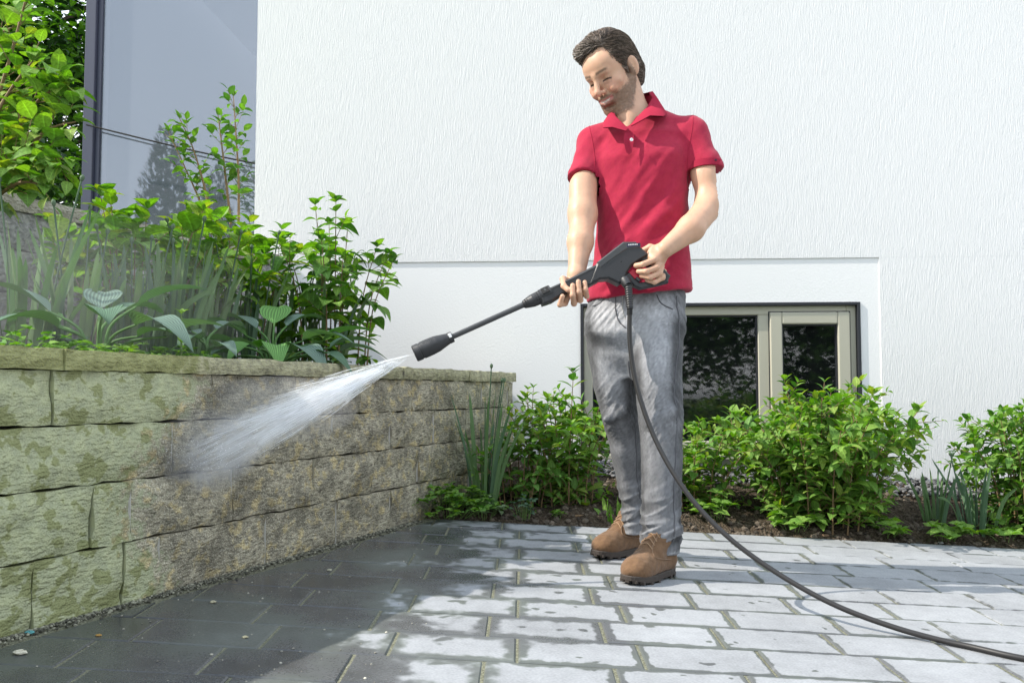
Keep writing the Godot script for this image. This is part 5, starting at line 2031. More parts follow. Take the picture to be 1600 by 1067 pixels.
func torso_shape(fd: Field, less: float) -> void:
	var t := 0.22
	fd.loft([[Vector3(0.4361, 0.8968, -3.0400), 0.180 - less, 0.142 - less, t], [Vector3(0.4366, 0.9670, -3.0400), 0.174 - less, 0.136 - less, t], [Vector3(0.4439, 1.0549, -3.0400), 0.163 - less, 0.124 - less, t], [Vector3(0.4485, 1.1671, -3.0500), 0.157 - less, 0.118 - less, t], [Vector3(0.4472, 1.2782, -3.0500), 0.159 - less, 0.118 - less, t], [Vector3(0.4458, 1.3787, -3.0500), 0.166 - less, 0.118 - less, t], [Vector3(0.4501, 1.4643, -3.0600), 0.158 - less, 0.098 - less, t], [Vector3(0.4498, 1.5169, -3.0700), 0.10 - less, 0.075 - less, t]], 0.03, false, 2.3)
	# shoulders
	fd.cone(Vector3(0.4452, 1.5033, -3.0700), Vector3(0.6151, 1.4803, -3.0300), 0.064 - less, 0.054 - less, 0.04)
	fd.cone(Vector3(0.4318, 1.4988, -3.0700), Vector3(0.2830, 1.4666, -3.1000), 0.064 - less, 0.052 - less, 0.04)
	fd.cone(Vector3(0.4248, 1.5653, -3.0800), Vector3(0.5138, 1.5199, -3.0800), 0.050 - less, 0.052 - less, 0.04)


func leg_shape(fd: Field, less: float) -> void:
	fd.loft([[Vector3(0.4036, 0.6397, -3.0400), 0.035 - less * 0.5, 0.040 - less * 0.5, 0.2], [Vector3(0.4129, 0.7222, -3.0400), 0.105 - less, 0.088 - less, 0.2], [Vector3(0.4200, 0.7919, -3.0400), 0.168 - less, 0.126 - less, 0.2], [Vector3(0.4205, 0.8574, -3.0400), 0.170 - less, 0.124 - less, 0.2], [Vector3(0.4274, 0.9099, -3.0400), 0.164 - less, 0.120 - less, 0.2], [Vector3(0.4279, 0.9670, -3.0400), 0.150 - less, 0.108 - less, 0.2]], 0.02, false, 2.3)
	fd.loft([[Vector3(0.4443, 0.0890, -3.2400), 0.040 - less, 0.056 - less, 0.5], [Vector3(0.4396, 0.1623, -3.2350), 0.044 - less, 0.062 - less, 0.4], [Vector3(0.4212, 0.2784, -3.2100), 0.048 - less, 0.068 - less, 0.3], [Vector3(0.4010, 0.3942, -3.1700), 0.056 - less, 0.074 - less, 0.2], [Vector3(0.3755, 0.5078, -3.1200), 0.066 - less, 0.080 - less, 0.2], [Vector3(0.3561, 0.6186, -3.1000), 0.075 - less, 0.086 - less, 0.2], [Vector3(0.3404, 0.7509, -3.0900), 0.082 - less, 0.095 - less, 0.2], [Vector3(0.3409, 0.8380, -3.0700), 0.080 - less, 0.094 - less, 0.2], [Vector3(0.3556, 0.9076, -3.0600), 0.060 - less, 0.075 - less, 0.2]], 0.03)
	fd.loft([[Vector3(0.4852, 0.0556, -2.9500), 0.058 - less, 0.064 - less, 0.4], [Vector3(0.4880, 0.1381, -2.9500), 0.068 - less, 0.072 - less, 0.4], [Vector3(0.4894, 0.2830, -2.9500), 0.066 - less, 0.078 - less, 0.3], [Vector3(0.4906, 0.4078, -2.9500), 0.069 - less, 0.080 - less, 0.2], [Vector3(0.4874, 0.5228, -2.9500), 0.074 - less, 0.084 - less, 0.2], [Vector3(0.4817, 0.6384, -2.9600), 0.079 - less, 0.090 - less, 0.2], [Vector3(0.4838, 0.7452, -2.9800), 0.087 - less, 0.098 - less, 0.2], [Vector3(0.4895, 0.8332, -3.0100), 0.085 - less, 0.098 - less, 0.2], [Vector3(0.4809, 0.9035, -3.0200), 0.064 - less, 0.078 - less, 0.2]], 0.03)


func cloth(called: String, c: Color, scale: float, depth: float) -> StandardMaterial3D:
	var m := mat(called, c, 0.9, 0.2)
	m.vertex_color_use_as_albedo = true
	m.heightmap_enabled = true
	m.heightmap_texture = mats_tex["fine"]
	m.heightmap_scale = depth
	m.rim_enabled = true
	m.rim = 0.25
	m.rim_tint = 0.8
	triplanar(m, scale, false)
	return m


func shirt_colour(p: Vector3, _n: Vector3) -> Color:
	var v := 1.0 + 0.10 * cloth_noise.get_noise_3dv(p * 30.0) + 0.10 * cloth_noise.get_noise_3dv(p * 210.0)
	return Color(0.35 * v, 0.024 * v, 0.054 * v)


func make_shirt(man: Node3D) -> void:
	var red := cloth("pique", Color.WHITE, 9.0, 0.06)
	var fd := Field.new(Vector3(0.16, 0.84, -3.30), Vector3(0.76, 1.63, -2.82), 0.0058)
	torso_shape(fd, 0.0)
	# folds bunched over the belly
	fd.cone(Vector3(0.3373, 1.0487, -2.9300), Vector3(0.5081, 1.1881, -2.9350), 0.008, 0.006, 0.03)
	# sleeves
	fd.cone(Vector3(0.6105, 1.4647, -3.0300), Vector3(0.6532, 1.3478, -2.9900), 0.058, 0.057, 0.03)
	fd.cone(Vector3(0.6532, 1.3478, -2.9900), Vector3(0.6556, 1.2831, -2.9750), 0.057, 0.058, 0.02)
	fd.cone(Vector3(0.2865, 1.4593, -3.0900), Vector3(0.2453, 1.3291, -3.0300), 0.054, 0.049, 0.03)
	fd.cone(Vector3(0.2453, 1.3291, -3.0300), Vector3(0.2383, 1.2670, -3.0000), 0.049, 0.049, 0.02)
	# cuffs, hem and neck opening
	var l0 := Vector3(0.6520, 1.3378, -2.9850)
	var r0 := Vector3(0.2409, 1.3202, -3.0300)
	cut_sleeve(fd, l0, (Vector3(0.6646, 1.2233, -2.9800) - Vector3(0.6479, 1.4538, -3.0000)).normalized(), 0.064)
	cut_sleeve(fd, r0, (Vector3(0.2370, 1.1824, -2.9600) - Vector3(0.2633, 1.4542, -3.0800)).normalized(), 0.056)
	fd.cut(Vector3(0.4205, 0.9132, -2.9300), Vector3(0.10, -1, 0.0).normalized(), 0.006)
	fd.cone(Vector3(0.4152, 1.5319, -3.0600), Vector3(0.3963, 1.6857, -3.0600), 0.058, 0.075, 0.006, true)
	fd.cone(Vector3(0.3943, 1.4692, -2.9550), Vector3(0.3723, 1.5352, -2.9300), 0.012, 0.046, 0.006, true)
	var sh := blank()
	fd.net(sh, shirt_colour, shirt_folds, FOOT)
	var shirt := part(man, "polo_shirt", net_mesh(sh), red)
	# sleeve bands
	for q in [[l0, Vector3(0.6646, 1.2233, -2.9800) - Vector3(0.6479, 1.4538, -3.0000), 0.0585, 0.020], [r0, Vector3(0.2370, 1.1824, -2.9600) - Vector3(0.2633, 1.4542, -3.0800), 0.0500, 0.018]]:
		var d: Vector3 = (q[1] as Vector3).normalized()
		var band := lathe([[-q[3], q[2] - 0.001], [-q[3], q[2] + 0.0005], [0.002, q[2] + 0.001], [0.002, q[2] - 0.005]], 40)
		part(shirt, "cuff", band, plain_red(), frame(q[0] - FOOT + d * -0.003, d))
	make_collar(shirt)
	# armhole and shoulder seams
	for q in [[Vector3(0.6245, 1.5527, -3.0400), Vector3(0.6061, 1.4685, -2.9750), Vector3(0.5906, 1.3975, -2.9550), Vector3(0.5875, 1.3285, -2.9650)], [Vector3(0.2721, 1.5351, -3.1000), Vector3(0.2745, 1.4625, -3.0300), Vector3(0.2814, 1.3851, -2.9900), Vector3(0.2870, 1.3181, -2.9850)]]:
		var pts := PackedVector3Array()
		for p in curve(q, 8):
			var r: Vector3 = p
			for k in 5:
				r -= fd.slope(r) * clampf(fd.at(r), -0.03, 0.03)
			pts.append(r + fd.slope(r) * (shirt_folds(r, Vector3.ZERO) - 0.0002) - FOOT)
		part(shirt, "armhole_seam", tube_mesh(pts, [0.0016], 5), plain_red())
	# buttoned placket
	var pl := curve([Vector3(0.3907, 1.4575, -2.9450), Vector3(0.3864, 1.4186, -2.9300), Vector3(0.3877, 1.3767, -2.9260)], 6)
	var local := PackedVector3Array()
	for p in pl:
		local.append(p - FOOT)
	part(shirt, "placket", strap_mesh(local, 0.034, Vector3(0.15, 0.1, 1.0)), plain_red())
	var button := lathe([[-0.001, 0.0001], [-0.001, 0.0055], [0.0015, 0.006], [0.002, 0.0035], [0.0012, 0.0001]], 14)
	part(shirt, "button", button, mats["white_print"], frame(Vector3(0.3950, 1.4230, -2.9150) - FOOT, Vector3(0.2, 0.1, 1)))
	var mark := mat("sleeve_mark", lin(0.05, 0.01, 0.03), 0.8)
	part(shirt, "stitched_mark", box_mesh(Vector3(0.009, 0.006, 0.0015), 0.0004), mark, frame(Vector3(0.6769, 1.3600, -2.9320) - FOOT, Vector3(0.35, 0.0, 1)))


func plain_red() -> StandardMaterial3D:
	if mats.has("rib_knit"):
		return mats["rib_knit"]
	var m := mat("rib_knit", lin(0.32, 0.022, 0.049), 0.9, 0.2)
	m.heightmap_enabled = true
	m.heightmap_texture = mats_tex["fine"]
	m.heightmap_scale = 0.06
	m.cull_mode = BaseMaterial3D.CULL_DISABLED
	triplanar(m, 9.0, false)
	return m


func cut_sleeve(fd: Field, p: Vector3, n: Vector3, reach: float) -> void:
	for z in fd.nz:
		for y in fd.ny:
			var i := (z * fd.ny + y) * fd.nx
			for x in fd.nx:
				if fd.f[i + x] > 0.06:
					continue
				var q := fd.lo + Vector3(x, y, z) * fd.c - p
				var s := q.dot(n)
				if (q - n * s).length() < reach and s > -0.02 and s < 0.12:
					fd.carve_plane(i + x, s, 0.004)


func make_collar(shirt: Node3D) -> void:
	# two folded-down wings standing round the neck
	var st := new_st()
	st.set_smooth_group(0)
	var rows := [
		[Vector3(0.4558, 1.6448, -3.1200), Vector3(0.4823, 1.6505, -3.1300), Vector3(0.4910, 1.6112, -3.1300)],
		[Vector3(0.4806, 1.6415, -3.0900), Vector3(0.4941, 1.6461, -3.0900), Vector3(0.5198, 1.5919, -3.0850)],
		[Vector3(0.4844, 1.6032, -3.0300), Vector3(0.4960, 1.6043, -3.0200), Vector3(0.5265, 1.5331, -2.9850)],
		[Vector3(0.4595, 1.5573, -2.9850), Vector3(0.4672, 1.5508, -2.9650), Vector3(0.5065, 1.5117, -2.9450)],
		[Vector3(0.4246, 1.5171, -2.9550), Vector3(0.4289, 1.5145, -2.9400), Vector3(0.4585, 1.5076, -2.9250)],
		[Vector3(0.3945, 1.4777, -2.9400), Vector3(0.3955, 1.4753, -2.9320), Vector3(0.4048, 1.4766, -2.9220)]]
	for j in rows.size() - 1:
		for k in 2:
			var a: Vector3 = rows[j][k] - FOOT
			var b: Vector3 = rows[j][k + 1] - FOOT
			var c: Vector3 = rows[j + 1][k + 1] - FOOT
			var d: Vector3 = rows[j + 1][k] - FOOT
			quad(st, a, b, c, d)
			var o := Vector3(0, -0.002, -0.003)
			quad(st, d + o, c + o, b + o, a + o)
	part(shirt, "collar", done(st), plain_red())
	st = new_st()
	st.set_smooth_group(0)
	var upper := [Vector3(0.4001, 1.6181, -3.1300), Vector3(0.4349, 1.6456, -3.1500), Vector3(0.4647, 1.6573, -3.1500), Vector3(0.4837, 1.6483, -3.1100), Vector3(0.4838, 1.6110, -3.0400)]
	var lower := [Vector3(0.3971, 1.5381, -3.1100), Vector3(0.4314, 1.5488, -3.1300), Vector3(0.4633, 1.5581, -3.1300), Vector3(0.4814, 1.5534, -3.1000), Vector3(0.4793, 1.5272, -3.0300)]
	for j in 4:
		quad(st, lower[j] - FOOT, upper[j] - FOOT, upper[j + 1] - FOOT, lower[j + 1] - FOOT)
	part(shirt, "collar_stand", done(st), plain_red())
	st = new_st()
	st.set_smooth_group(0)
	rows = [
		[Vector3(0.4558, 1.6448, -3.1200), Vector3(0.4518, 1.6446, -3.1400), Vector3(0.4392, 1.6107, -3.1500)],
		[Vector3(0.3979, 1.6181, -3.1300), Vector3(0.3865, 1.6181, -3.1300), Vector3(0.3533, 1.5797, -3.1400)],
		[Vector3(0.3543, 1.5648, -3.0500), Vector3(0.3427, 1.5632, -3.0450), Vector3(0.3143, 1.5182, -3.0300)],
		[Vector3(0.3509, 1.5243, -2.9850), Vector3(0.3390, 1.5211, -2.9750), Vector3(0.3053, 1.4787, -2.9650)],
		[Vector3(0.3645, 1.4974, -2.9550), Vector3(0.3550, 1.4931, -2.9480), Vector3(0.3348, 1.4734, -2.9400)],
		[Vector3(0.3880, 1.4690, -2.9400), Vector3(0.3852, 1.4654, -2.9350), Vector3(0.3781, 1.4574, -2.9300)]]
	for j in rows.size() - 1:
		for k in 2:
			var a: Vector3 = rows[j][k] - FOOT
			var b: Vector3 = rows[j][k + 1] - FOOT
			var c: Vector3 = rows[j + 1][k + 1] - FOOT
			var d: Vector3 = rows[j + 1][k] - FOOT
			quad(st, d, c, b, a)
			var o := Vector3(0, -0.002, -0.003)
			quad(st, a + o, b + o, c + o, d + o)
	part(shirt, "collar", done(st), plain_red())


func make_hair(man: Node3D, skull: Field) -> void:
	var hm := mat("hair", Color.WHITE, 0.62, 0.4)
	hm.vertex_color_use_as_albedo = true
	var fd := Field.new(Vector3(0.2117, 1.9777, -3.2200), Vector3(0.4731, 1.5680, -2.8800), 0.0042)
	# cap of hair, swept back from the brow and combed down behind the ear
	hell(fd, Vector3(0, 58, -18), Vector3(80, 82, 96), 0.01)
	hell(fd, Vector3(0, 5, -48), Vector3(76, 82, 64), 0.02)
	hcone(fd, Vector3(-32, 112, 54), Vector3(20, 119, 38), 19, 20, 0.02)
	hcone(fd, Vector3(-40, 107, 66), Vector3(-8, 117, 64), 15, 15, 0.015)
	hcone(fd, Vector3(-45, 102, 56), Vector3(-57, 88, 34), 15, 16, 0.02)
	hcone(fd, Vector3(8, 124, 30), Vector3(10, 118, -40), 20, 20, 0.02)
	hcone(fd, Vector3(58, 62, 34), Vector3(66, 20, 12), 14, 10, 0.015)
	hcone(fd, Vector3(68, 24, 14), Vector3(70, -8, 12), 8, 5, 0.01)
	hcone(fd, Vector3(-68, 24, 14), Vector3(-70, -8, 12), 8, 5, 0.01)
	hcone(fd, Vector3(50, -20, -66), Vector3(40, -62, -62), 18, 11, 0.02)
	hcone(fd, Vector3(-50, -20, -66), Vector3(-40, -62, -62), 18, 11, 0.02)
	# free the face, the temples and the ears
	hell(fd, Vector3(0, 6, 76), Vector3(62, 92, 46), 0.008, true)
	hell(fd, Vector3(36, 74, 72), Vector3(30, 34, 30), 0.008, true)
	for s in [-1.0, 1.0]:
		hell(fd, Vector3(84 * s, -6, -6), Vector3(24, 37, 25), 0.006, true)
		hell(fd, Vector3(58 * s, -66, 0), Vector3(40, 46, 40), 0.010, true)
	# the parting on his left
	hcone(fd, Vector3(46, 112, 40), Vector3(42, 136, -10), 3.0, 2.5, 0.006, true)
	var a := blank()
	fd.net(a, hair_colour, hair_move, FOOT)
	var hair := part(man, "hair", net_mesh(a), hm)
	# single strands lie over it
	var r2 := RandomNumberGenerator.new()
	r2.seed = 91
	var st := new_st()
	var made := 0
	var back := head.basis.z.normalized()
	var inv := head.affine_inverse()
	var verts: PackedVector3Array = a[0]
	while made < 8000:
		var p := verts[r2.randi() % verts.size()] + FOOT
		var q := inv * p * 1000.0
		if q.y < -60.0:
			continue
		made += 1
		var side := 1.0 if q.x > 44.0 else -1.0
		var dir := head.basis.orthonormalized() * (Vector3(-0.45, 0.25, -0.9) if q.x < 44.0 else Vector3(0.2, -0.55, -0.9))
		if q.x < 44.0 and q.z > 40.0:
			dir = head.basis.orthonormalized() * Vector3(-0.75, 0.15, -0.45)
		if q.z < -50.0:
			dir = head.basis.orthonormalized() * Vector3(0.1, -1.0, -0.2)
		dir += Vector3(r2.randfn(), r2.randfn(), r2.randfn()) * 0.16
		var c := hair_colour(p, Vector3.UP) * r2.randf_range(0.4, 2.1)
		c.a = 1.0
		var pts := PackedVector3Array()
		var step := r2.randf_range(0.0045, 0.0085)
		var lift := r2.randf_range(0.0006, 0.0060 if q.z > 30.0 else 0.0034)
		for k in 6:
			var n := fd.slope(p)
			var d := fd.at(p)
			p -= n * (d - 0.0010 - lift * sin(k * 0.55))
			pts.append(p - FOOT)
			dir = (dir - n * dir.dot(n)).normalized()
			p += dir * step
		st.set_color(c)
		add_tube(st, pts, [0.0004, 0.0008, 0.0009, 0.0008, 0.0006, 0.0002], 3, false)
	part(hair, "strands", done(st), hm)


func hair_colour(p: Vector3, _n: Vector3) -> Color:
	var q := head.affine_inverse() * p * 1000.0
	var v := cloth_noise.get_noise_3d(q.x * 0.16, q.y * 0.16, q.z * 0.05)
	var g := smoothstep(30.0, 90.0, q.z) * 0.5 + 0.25 * float(q.y < 30.0)
	var c := Color(0.100, 0.074, 0.057).lerp(Color(0.33, 0.30, 0.275), clampf(g * (0.5 + v) + 0.12 * v, 0.0, 1.0))
	return c * (1.0 + 0.6 * v)


func hair_move(p: Vector3, _n: Vector3) -> float:
	var q := head.affine_inverse() * p * 1000.0
	var s := q.x * 0.8 - q.y * 0.1 + q.z * 0.35 if q.x < 44.0 else q.y * 0.9 + q.z * 0.4
	return 0.0016 * sin(s * 0.55 + 3.0 * cloth_noise.get_noise_3d(q.x * 0.02, q.y * 0.02, q.z * 0.02)) + 0.002 * cloth_noise.get_noise_3d(q.x * 0.07, q.y * 0.07, q.z * 0.05)


func make_jeans(man: Node3D) -> void:
	var denim := cloth("denim", Color.WHITE, 10.0, 0.07)
	var fd := Field.new(Vector3(0.16, 0.03, -3.40), Vector3(0.66, 1.02, -2.80), 0.0060)
	leg_shape(fd, 0.0)
	# stacked cuffs and the bend of the knees
	fd.cone(Vector3(0.4312, 0.1328, -2.9050), Vector3(0.5290, 0.1498, -2.9000), 0.016, 0.016, 0.02)
	fd.cone(Vector3(0.4350, 0.1823, -2.9000), Vector3(0.5171, 0.1945, -2.9000), 0.010, 0.012, 0.02)
	fd.cone(Vector3(0.4415, 0.4936, -2.8850), Vector3(0.5241, 0.5345, -2.8850), 0.010, 0.010, 0.03)
	fd.cone(Vector3(0.3208, 0.4990, -3.0450), Vector3(0.3796, 0.5314, -3.0450), 0.012, 0.010, 0.03)
	# the gap between the thighs
	fd.cone(Vector3(0.3960, 0.6488, -2.9500), Vector3(0.4360, 0.2715, -3.0600), 0.006, 0.010, 0.012, true)
	cut_leg(fd)
	var a := blank()
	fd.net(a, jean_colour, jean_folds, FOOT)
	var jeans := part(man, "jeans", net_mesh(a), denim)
	var seam := mat("seam", lin(0.10, 0.10, 0.11), 0.9)
	var thread := mat("thread", lin(0.40, 0.39, 0.36), 0.9)
	# raised seams and fly lie on the cloth
	var lines := [
		["side_seam", [Vector3(0.5466, 0.9068, -2.9300), Vector3(0.5411, 0.7847, -2.9300), Vector3(0.5196, 0.6167, -2.8900), Vector3(0.5253, 0.4527, -2.8850), Vector3(0.5202, 0.2498, -2.8800), Vector3(0.5145, 0.1069, -2.8900)], 0.0020, seam],
		["inner_seam", [Vector3(0.3919, 0.7026, -2.9800), Vector3(0.4118, 0.5747, -3.0400), Vector3(0.4384, 0.3985, -3.1000), Vector3(0.4536, 0.2154, -3.1700)], 0.0020, seam],
		["fly", [Vector3(0.3267, 0.9099, -2.9000), Vector3(0.3285, 0.8660, -2.9000), Vector3(0.3440, 0.8251, -2.9100), Vector3(0.3715, 0.8004, -2.9150)], 0.0022, seam],
		["fly", [Vector3(0.3538, 0.9099, -2.9000), Vector3(0.3555, 0.8618, -2.9000), Vector3(0.3690, 0.8293, -2.9100)], 0.0012, thread],
		["pocket_edge", [Vector3(0.4745, 0.9120, -2.9000), Vector3(0.4888, 0.8827, -2.9000), Vector3(0.5299, 0.8628, -2.9100)], 0.0022, seam],
		["pocket_edge", [Vector3(0.2944, 0.9132, -2.9300), Vector3(0.2751, 0.8920, -2.9500), Vector3(0.2543, 0.8822, -2.9800)], 0.0015, seam]]
	for q in lines:
		var pts := PackedVector3Array()
		for p in curve(q[1], 10):
			var r: Vector3 = p
			for k in 4:
				var d := fd.at(r)
				var n := fd.slope(r)
				r -= n * clampf(d, -0.03, 0.03)
			r += fd.slope(r) * (jean_folds(r, Vector3.ZERO) + 0.0006)
			pts.append(r - FOOT)
		part(jeans, q[0], tube_mesh(pts, [q[2]], 5), q[3])


func cut_leg(fd: Field) -> void:
	# the front hem hangs lower than the rear one
	for z in fd.nz:
		for y in fd.ny:
			var i := (z * fd.ny + y) * fd.nx
			for x in fd.nx:
				if fd.f[i + x] > 0.06:
					continue
				var p := fd.lo + Vector3(x, y, z) * fd.c
				var h := 0.066 if p.z > -3.09 else 0.086
				fd.carve_plane(i + x, h - p.y, 0.004)


func suede(p: Vector3, _n: Vector3) -> Color:
	var v := 1.0 + 0.20 * cloth_noise.get_noise_3dv(p * 34.0) + 0.22 * cloth_noise.get_noise_3dv(p * 150.0)
	return Color(0.160 * v, 0.094 * v, 0.054 * v)


func no_crease(p: Vector3, _n: Vector3) -> float:
	return 0.0016 * cloth_noise.get_noise_3dv(p * 38.0)


func make_boot(man: Node3D, heel: Vector3, toe: Vector3) -> void:
	var dir := (toe - heel)
	dir = (dir - GN * dir.dot(GN)).normalized()
	var mid := (heel + toe) * 0.5
	var xf := frame(mid - FOOT, dir, GN)
	var boot := Node3D.new()
	boot.name = numbered(man, "boot")
	man.add_child(boot)
	boot.transform = xf
	var m: StandardMaterial3D
	if mats.has("suede"):
		m = mats["suede"]
	else:
		m = cloth("suede", Color.WHITE, 8.0, 0.05)
	var fd := Field.new(Vector3(-0.075, 0.0, -0.17), Vector3(0.075, 0.18, 0.17), 0.0042)
	# toe cap, vamp, instep, heel cup, ankle
	fd.ell(Transform3D(Basis(), Vector3(0.0, 0.042, 0.084)), Vector3(0.046, 0.035, 0.058), 0.01)
	fd.cone(Vector3(0.0, 0.042, 0.07), Vector3(0.0, 0.060, 0.0), 0.040, 0.040, 0.03)
	fd.cone(Vector3(0.0, 0.085, -0.005), Vector3(0.0, 0.125, -0.050), 0.038, 0.043, 0.03)
	fd.cone(Vector3(0.0, 0.06, -0.085), Vector3(0.0, 0.14, -0.072), 0.044, 0.046, 0.03)
	fd.cone(Vector3(0.0, 0.045, 0.04), Vector3(0.0, 0.045, -0.09), 0.043, 0.040, 0.02)
	fd.cut(Vector3(0, 0.024, 0), Vector3(0, -1, 0), 0.003)
	fd.cut(Vector3(0, 0.152, -0.06), Vector3(0, 1, 0.1).normalized(), 0.004)
	fd.cone(Vector3(0.0, 0.10, -0.062), Vector3(0.0, 0.19, -0.062), 0.036, 0.040, 0.004, true)
	var a := blank()
	fd.net(a, suede, no_crease, Vector3.ZERO)
	part(boot, "upper", net_mesh(a), m)
	# quarters stitched over the vamp, tongue, laces
	var lit := mat("suede_edge", lin(0.20, 0.125, 0.078), 0.95)
	for s in [-1.0, 1.0]:
		var pts := PackedVector3Array()
		for p in curve([Vector3(0.016 * s, 0.135, -0.018), Vector3(0.020 * s, 0.108, 0.022), Vector3(0.034 * s, 0.078, 0.036), Vector3(0.050 * s, 0.070, -0.005), Vector3(0.052 * s, 0.060, -0.06)], 6):
			var r: Vector3 = p
			for k in 4:
				r -= fd.slope(r) * clampf(fd.at(r), -0.02, 0.02)
			pts.append(r + fd.slope(r) * 0.0005)
		part(boot, "quarter_edge", tube_mesh(pts, [0.0022], 5), lit)
	var lace := mat("lace", lin(0.30, 0.19, 0.11), 0.9)
	for k in 4:
		var z := 0.020 - 0.014 * k
		var pts := PackedVector3Array()
		for p in curve([Vector3(-0.022, 0.10 + 0.010 * k, z), Vector3(0, 0.12 + 0.012 * k, z + 0.006), Vector3(0.022, 0.10 + 0.010 * k, z + 0.010)], 5):
			var r: Vector3 = p
			for q in 4:
				r -= fd.slope(r) * clampf(fd.at(r), -0.02, 0.02)
			pts.append(r + fd.slope(r) * 0.002)
		part(boot, "lace", tube_mesh(pts, [0.0021], 5), lace)
	# rubber sole with lugs
	var rubber := mat("sole_rubber", lin(0.045, 0.034, 0.028), 0.7)
	var st := new_st()
	st.set_smooth_group(-1)
	var ring := []
	for k in 36:
		var an := TAU * k / 36.0
		var z := cos(an) * 0.143
		var w := 0.047 + 0.006 * smoothstep(-0.02, 0.08, z) - 0.005 * smoothstep(0.06, -0.04, absf(z + 0.02))
		ring.append(Vector2(sign(sin(an)) * pow(absf(sin(an)), 0.72) * w, z))
	var sole := []
	for k in 36:
		var v: Vector2 = ring[k]
		var lift := 0.010 * smoothstep(0.08, 0.145, v.y)
		sole.append([Vector3(v.x, 0.027 + lift * 0.5, v.y), Vector3(v.x * 1.03, 0.025 + lift * 0.5, v.y * 1.015), Vector3(v.x * 1.02, 0.008 + lift, v.y * 1.01), Vector3(v.x * 0.98, 0.007 + lift, v.y * 0.985)])
	for k in 36:
		var p: Array = sole[k]
		var q: Array = sole[(k + 1) % 36]
		for j in 3:
			quad(st, p[j], q[j], q[j + 1], p[j + 1])
		st.add_vertex(p[3])
		st.add_vertex(q[3])
		st.add_vertex(Vector3(0, 0.008, 0))
		st.add_vertex(p[0])
		st.add_vertex(Vector3(0, 0.027, 0))
		st.add_vertex(q[0])
	var sm := part(boot, "sole", done(st), rubber)
	for k in 36:
		if k % 2 == 1:
			continue
		var v: Vector2 = ring[k]
		if absf(v.y + 0.03) < 0.02:
			continue
		var lift := 0.010 * smoothstep(0.08, 0.145, v.y)
		part(sm, "lug", box_mesh(Vector3(0.016, 0.010, 0.013), 0.0015), rubber, Transform3D(Basis(), Vector3(v.x * 0.90, 0.0050 + lift, v.y * 0.95)))


# ---------------------------------------------------------------- pressure washer lance, hose, water

func extrude(poly: PackedVector2Array, depth: float, bevel: float) -> ArrayMesh:
	# an outline in x y, extruded along z about 0, its rims chamfered
	var st := new_st()
	var area := 0.0
	for i in poly.size():
		area += poly[i].cross(poly[(i + 1) % poly.size()])
	if area < 0:
		poly.reverse()
	var inner := PackedVector2Array()
	var n := poly.size()
	for i in n:
		var d0 := (poly[i] - poly[(i + n - 1) % n]).normalized()
		var d1 := (poly[(i + 1) % n] - poly[i]).normalized()
		var nn := (Vector2(-d0.y, d0.x) + Vector2(-d1.y, d1.x))
		nn = nn / maxf(nn.length_squared() * 0.5, 0.4)
		inner.append(poly[i] + nn * bevel)
	var tri := Geometry2D.triangulate_polygon(inner)
	st.set_smooth_group(-1)
	var h := depth * 0.5
	for k in range(0, tri.size(), 3):
		var a := inner[tri[k]]
		var b := inner[tri[k + 1]]
		var c := inner[tri[k + 2]]
		if (b - a).cross(c - a) > 0:
			var t := b
			b = c
			c = t
		for v in [a, b, c]:
			st.add_vertex(Vector3(v.x, v.y, h))
		for v in [a, c, b]:
			st.add_vertex(Vector3(v.x, v.y, -h))
	st.set_smooth_group(1)
	for i in n:
		var j := (i + 1) % n
		var p := [Vector3(inner[i].x, inner[i].y, h), Vector3(poly[i].x, poly[i].y, h - bevel), Vector3(poly[i].x, poly[i].y, -h + bevel), Vector3(inner[i].x, inner[i].y, -h)]
		var q := [Vector3(inner[j].x, inner[j].y, h), Vector3(poly[j].x, poly[j].y, h - bevel), Vector3(poly[j].x, poly[j].y, -h + bevel), Vector3(inner[j].x, inner[j].y, -h)]
		st.set_smooth_group(-1)
		for k in 3:
			quad(st, p[k], q[k], q[k + 1], p[k + 1])
	return done(st)


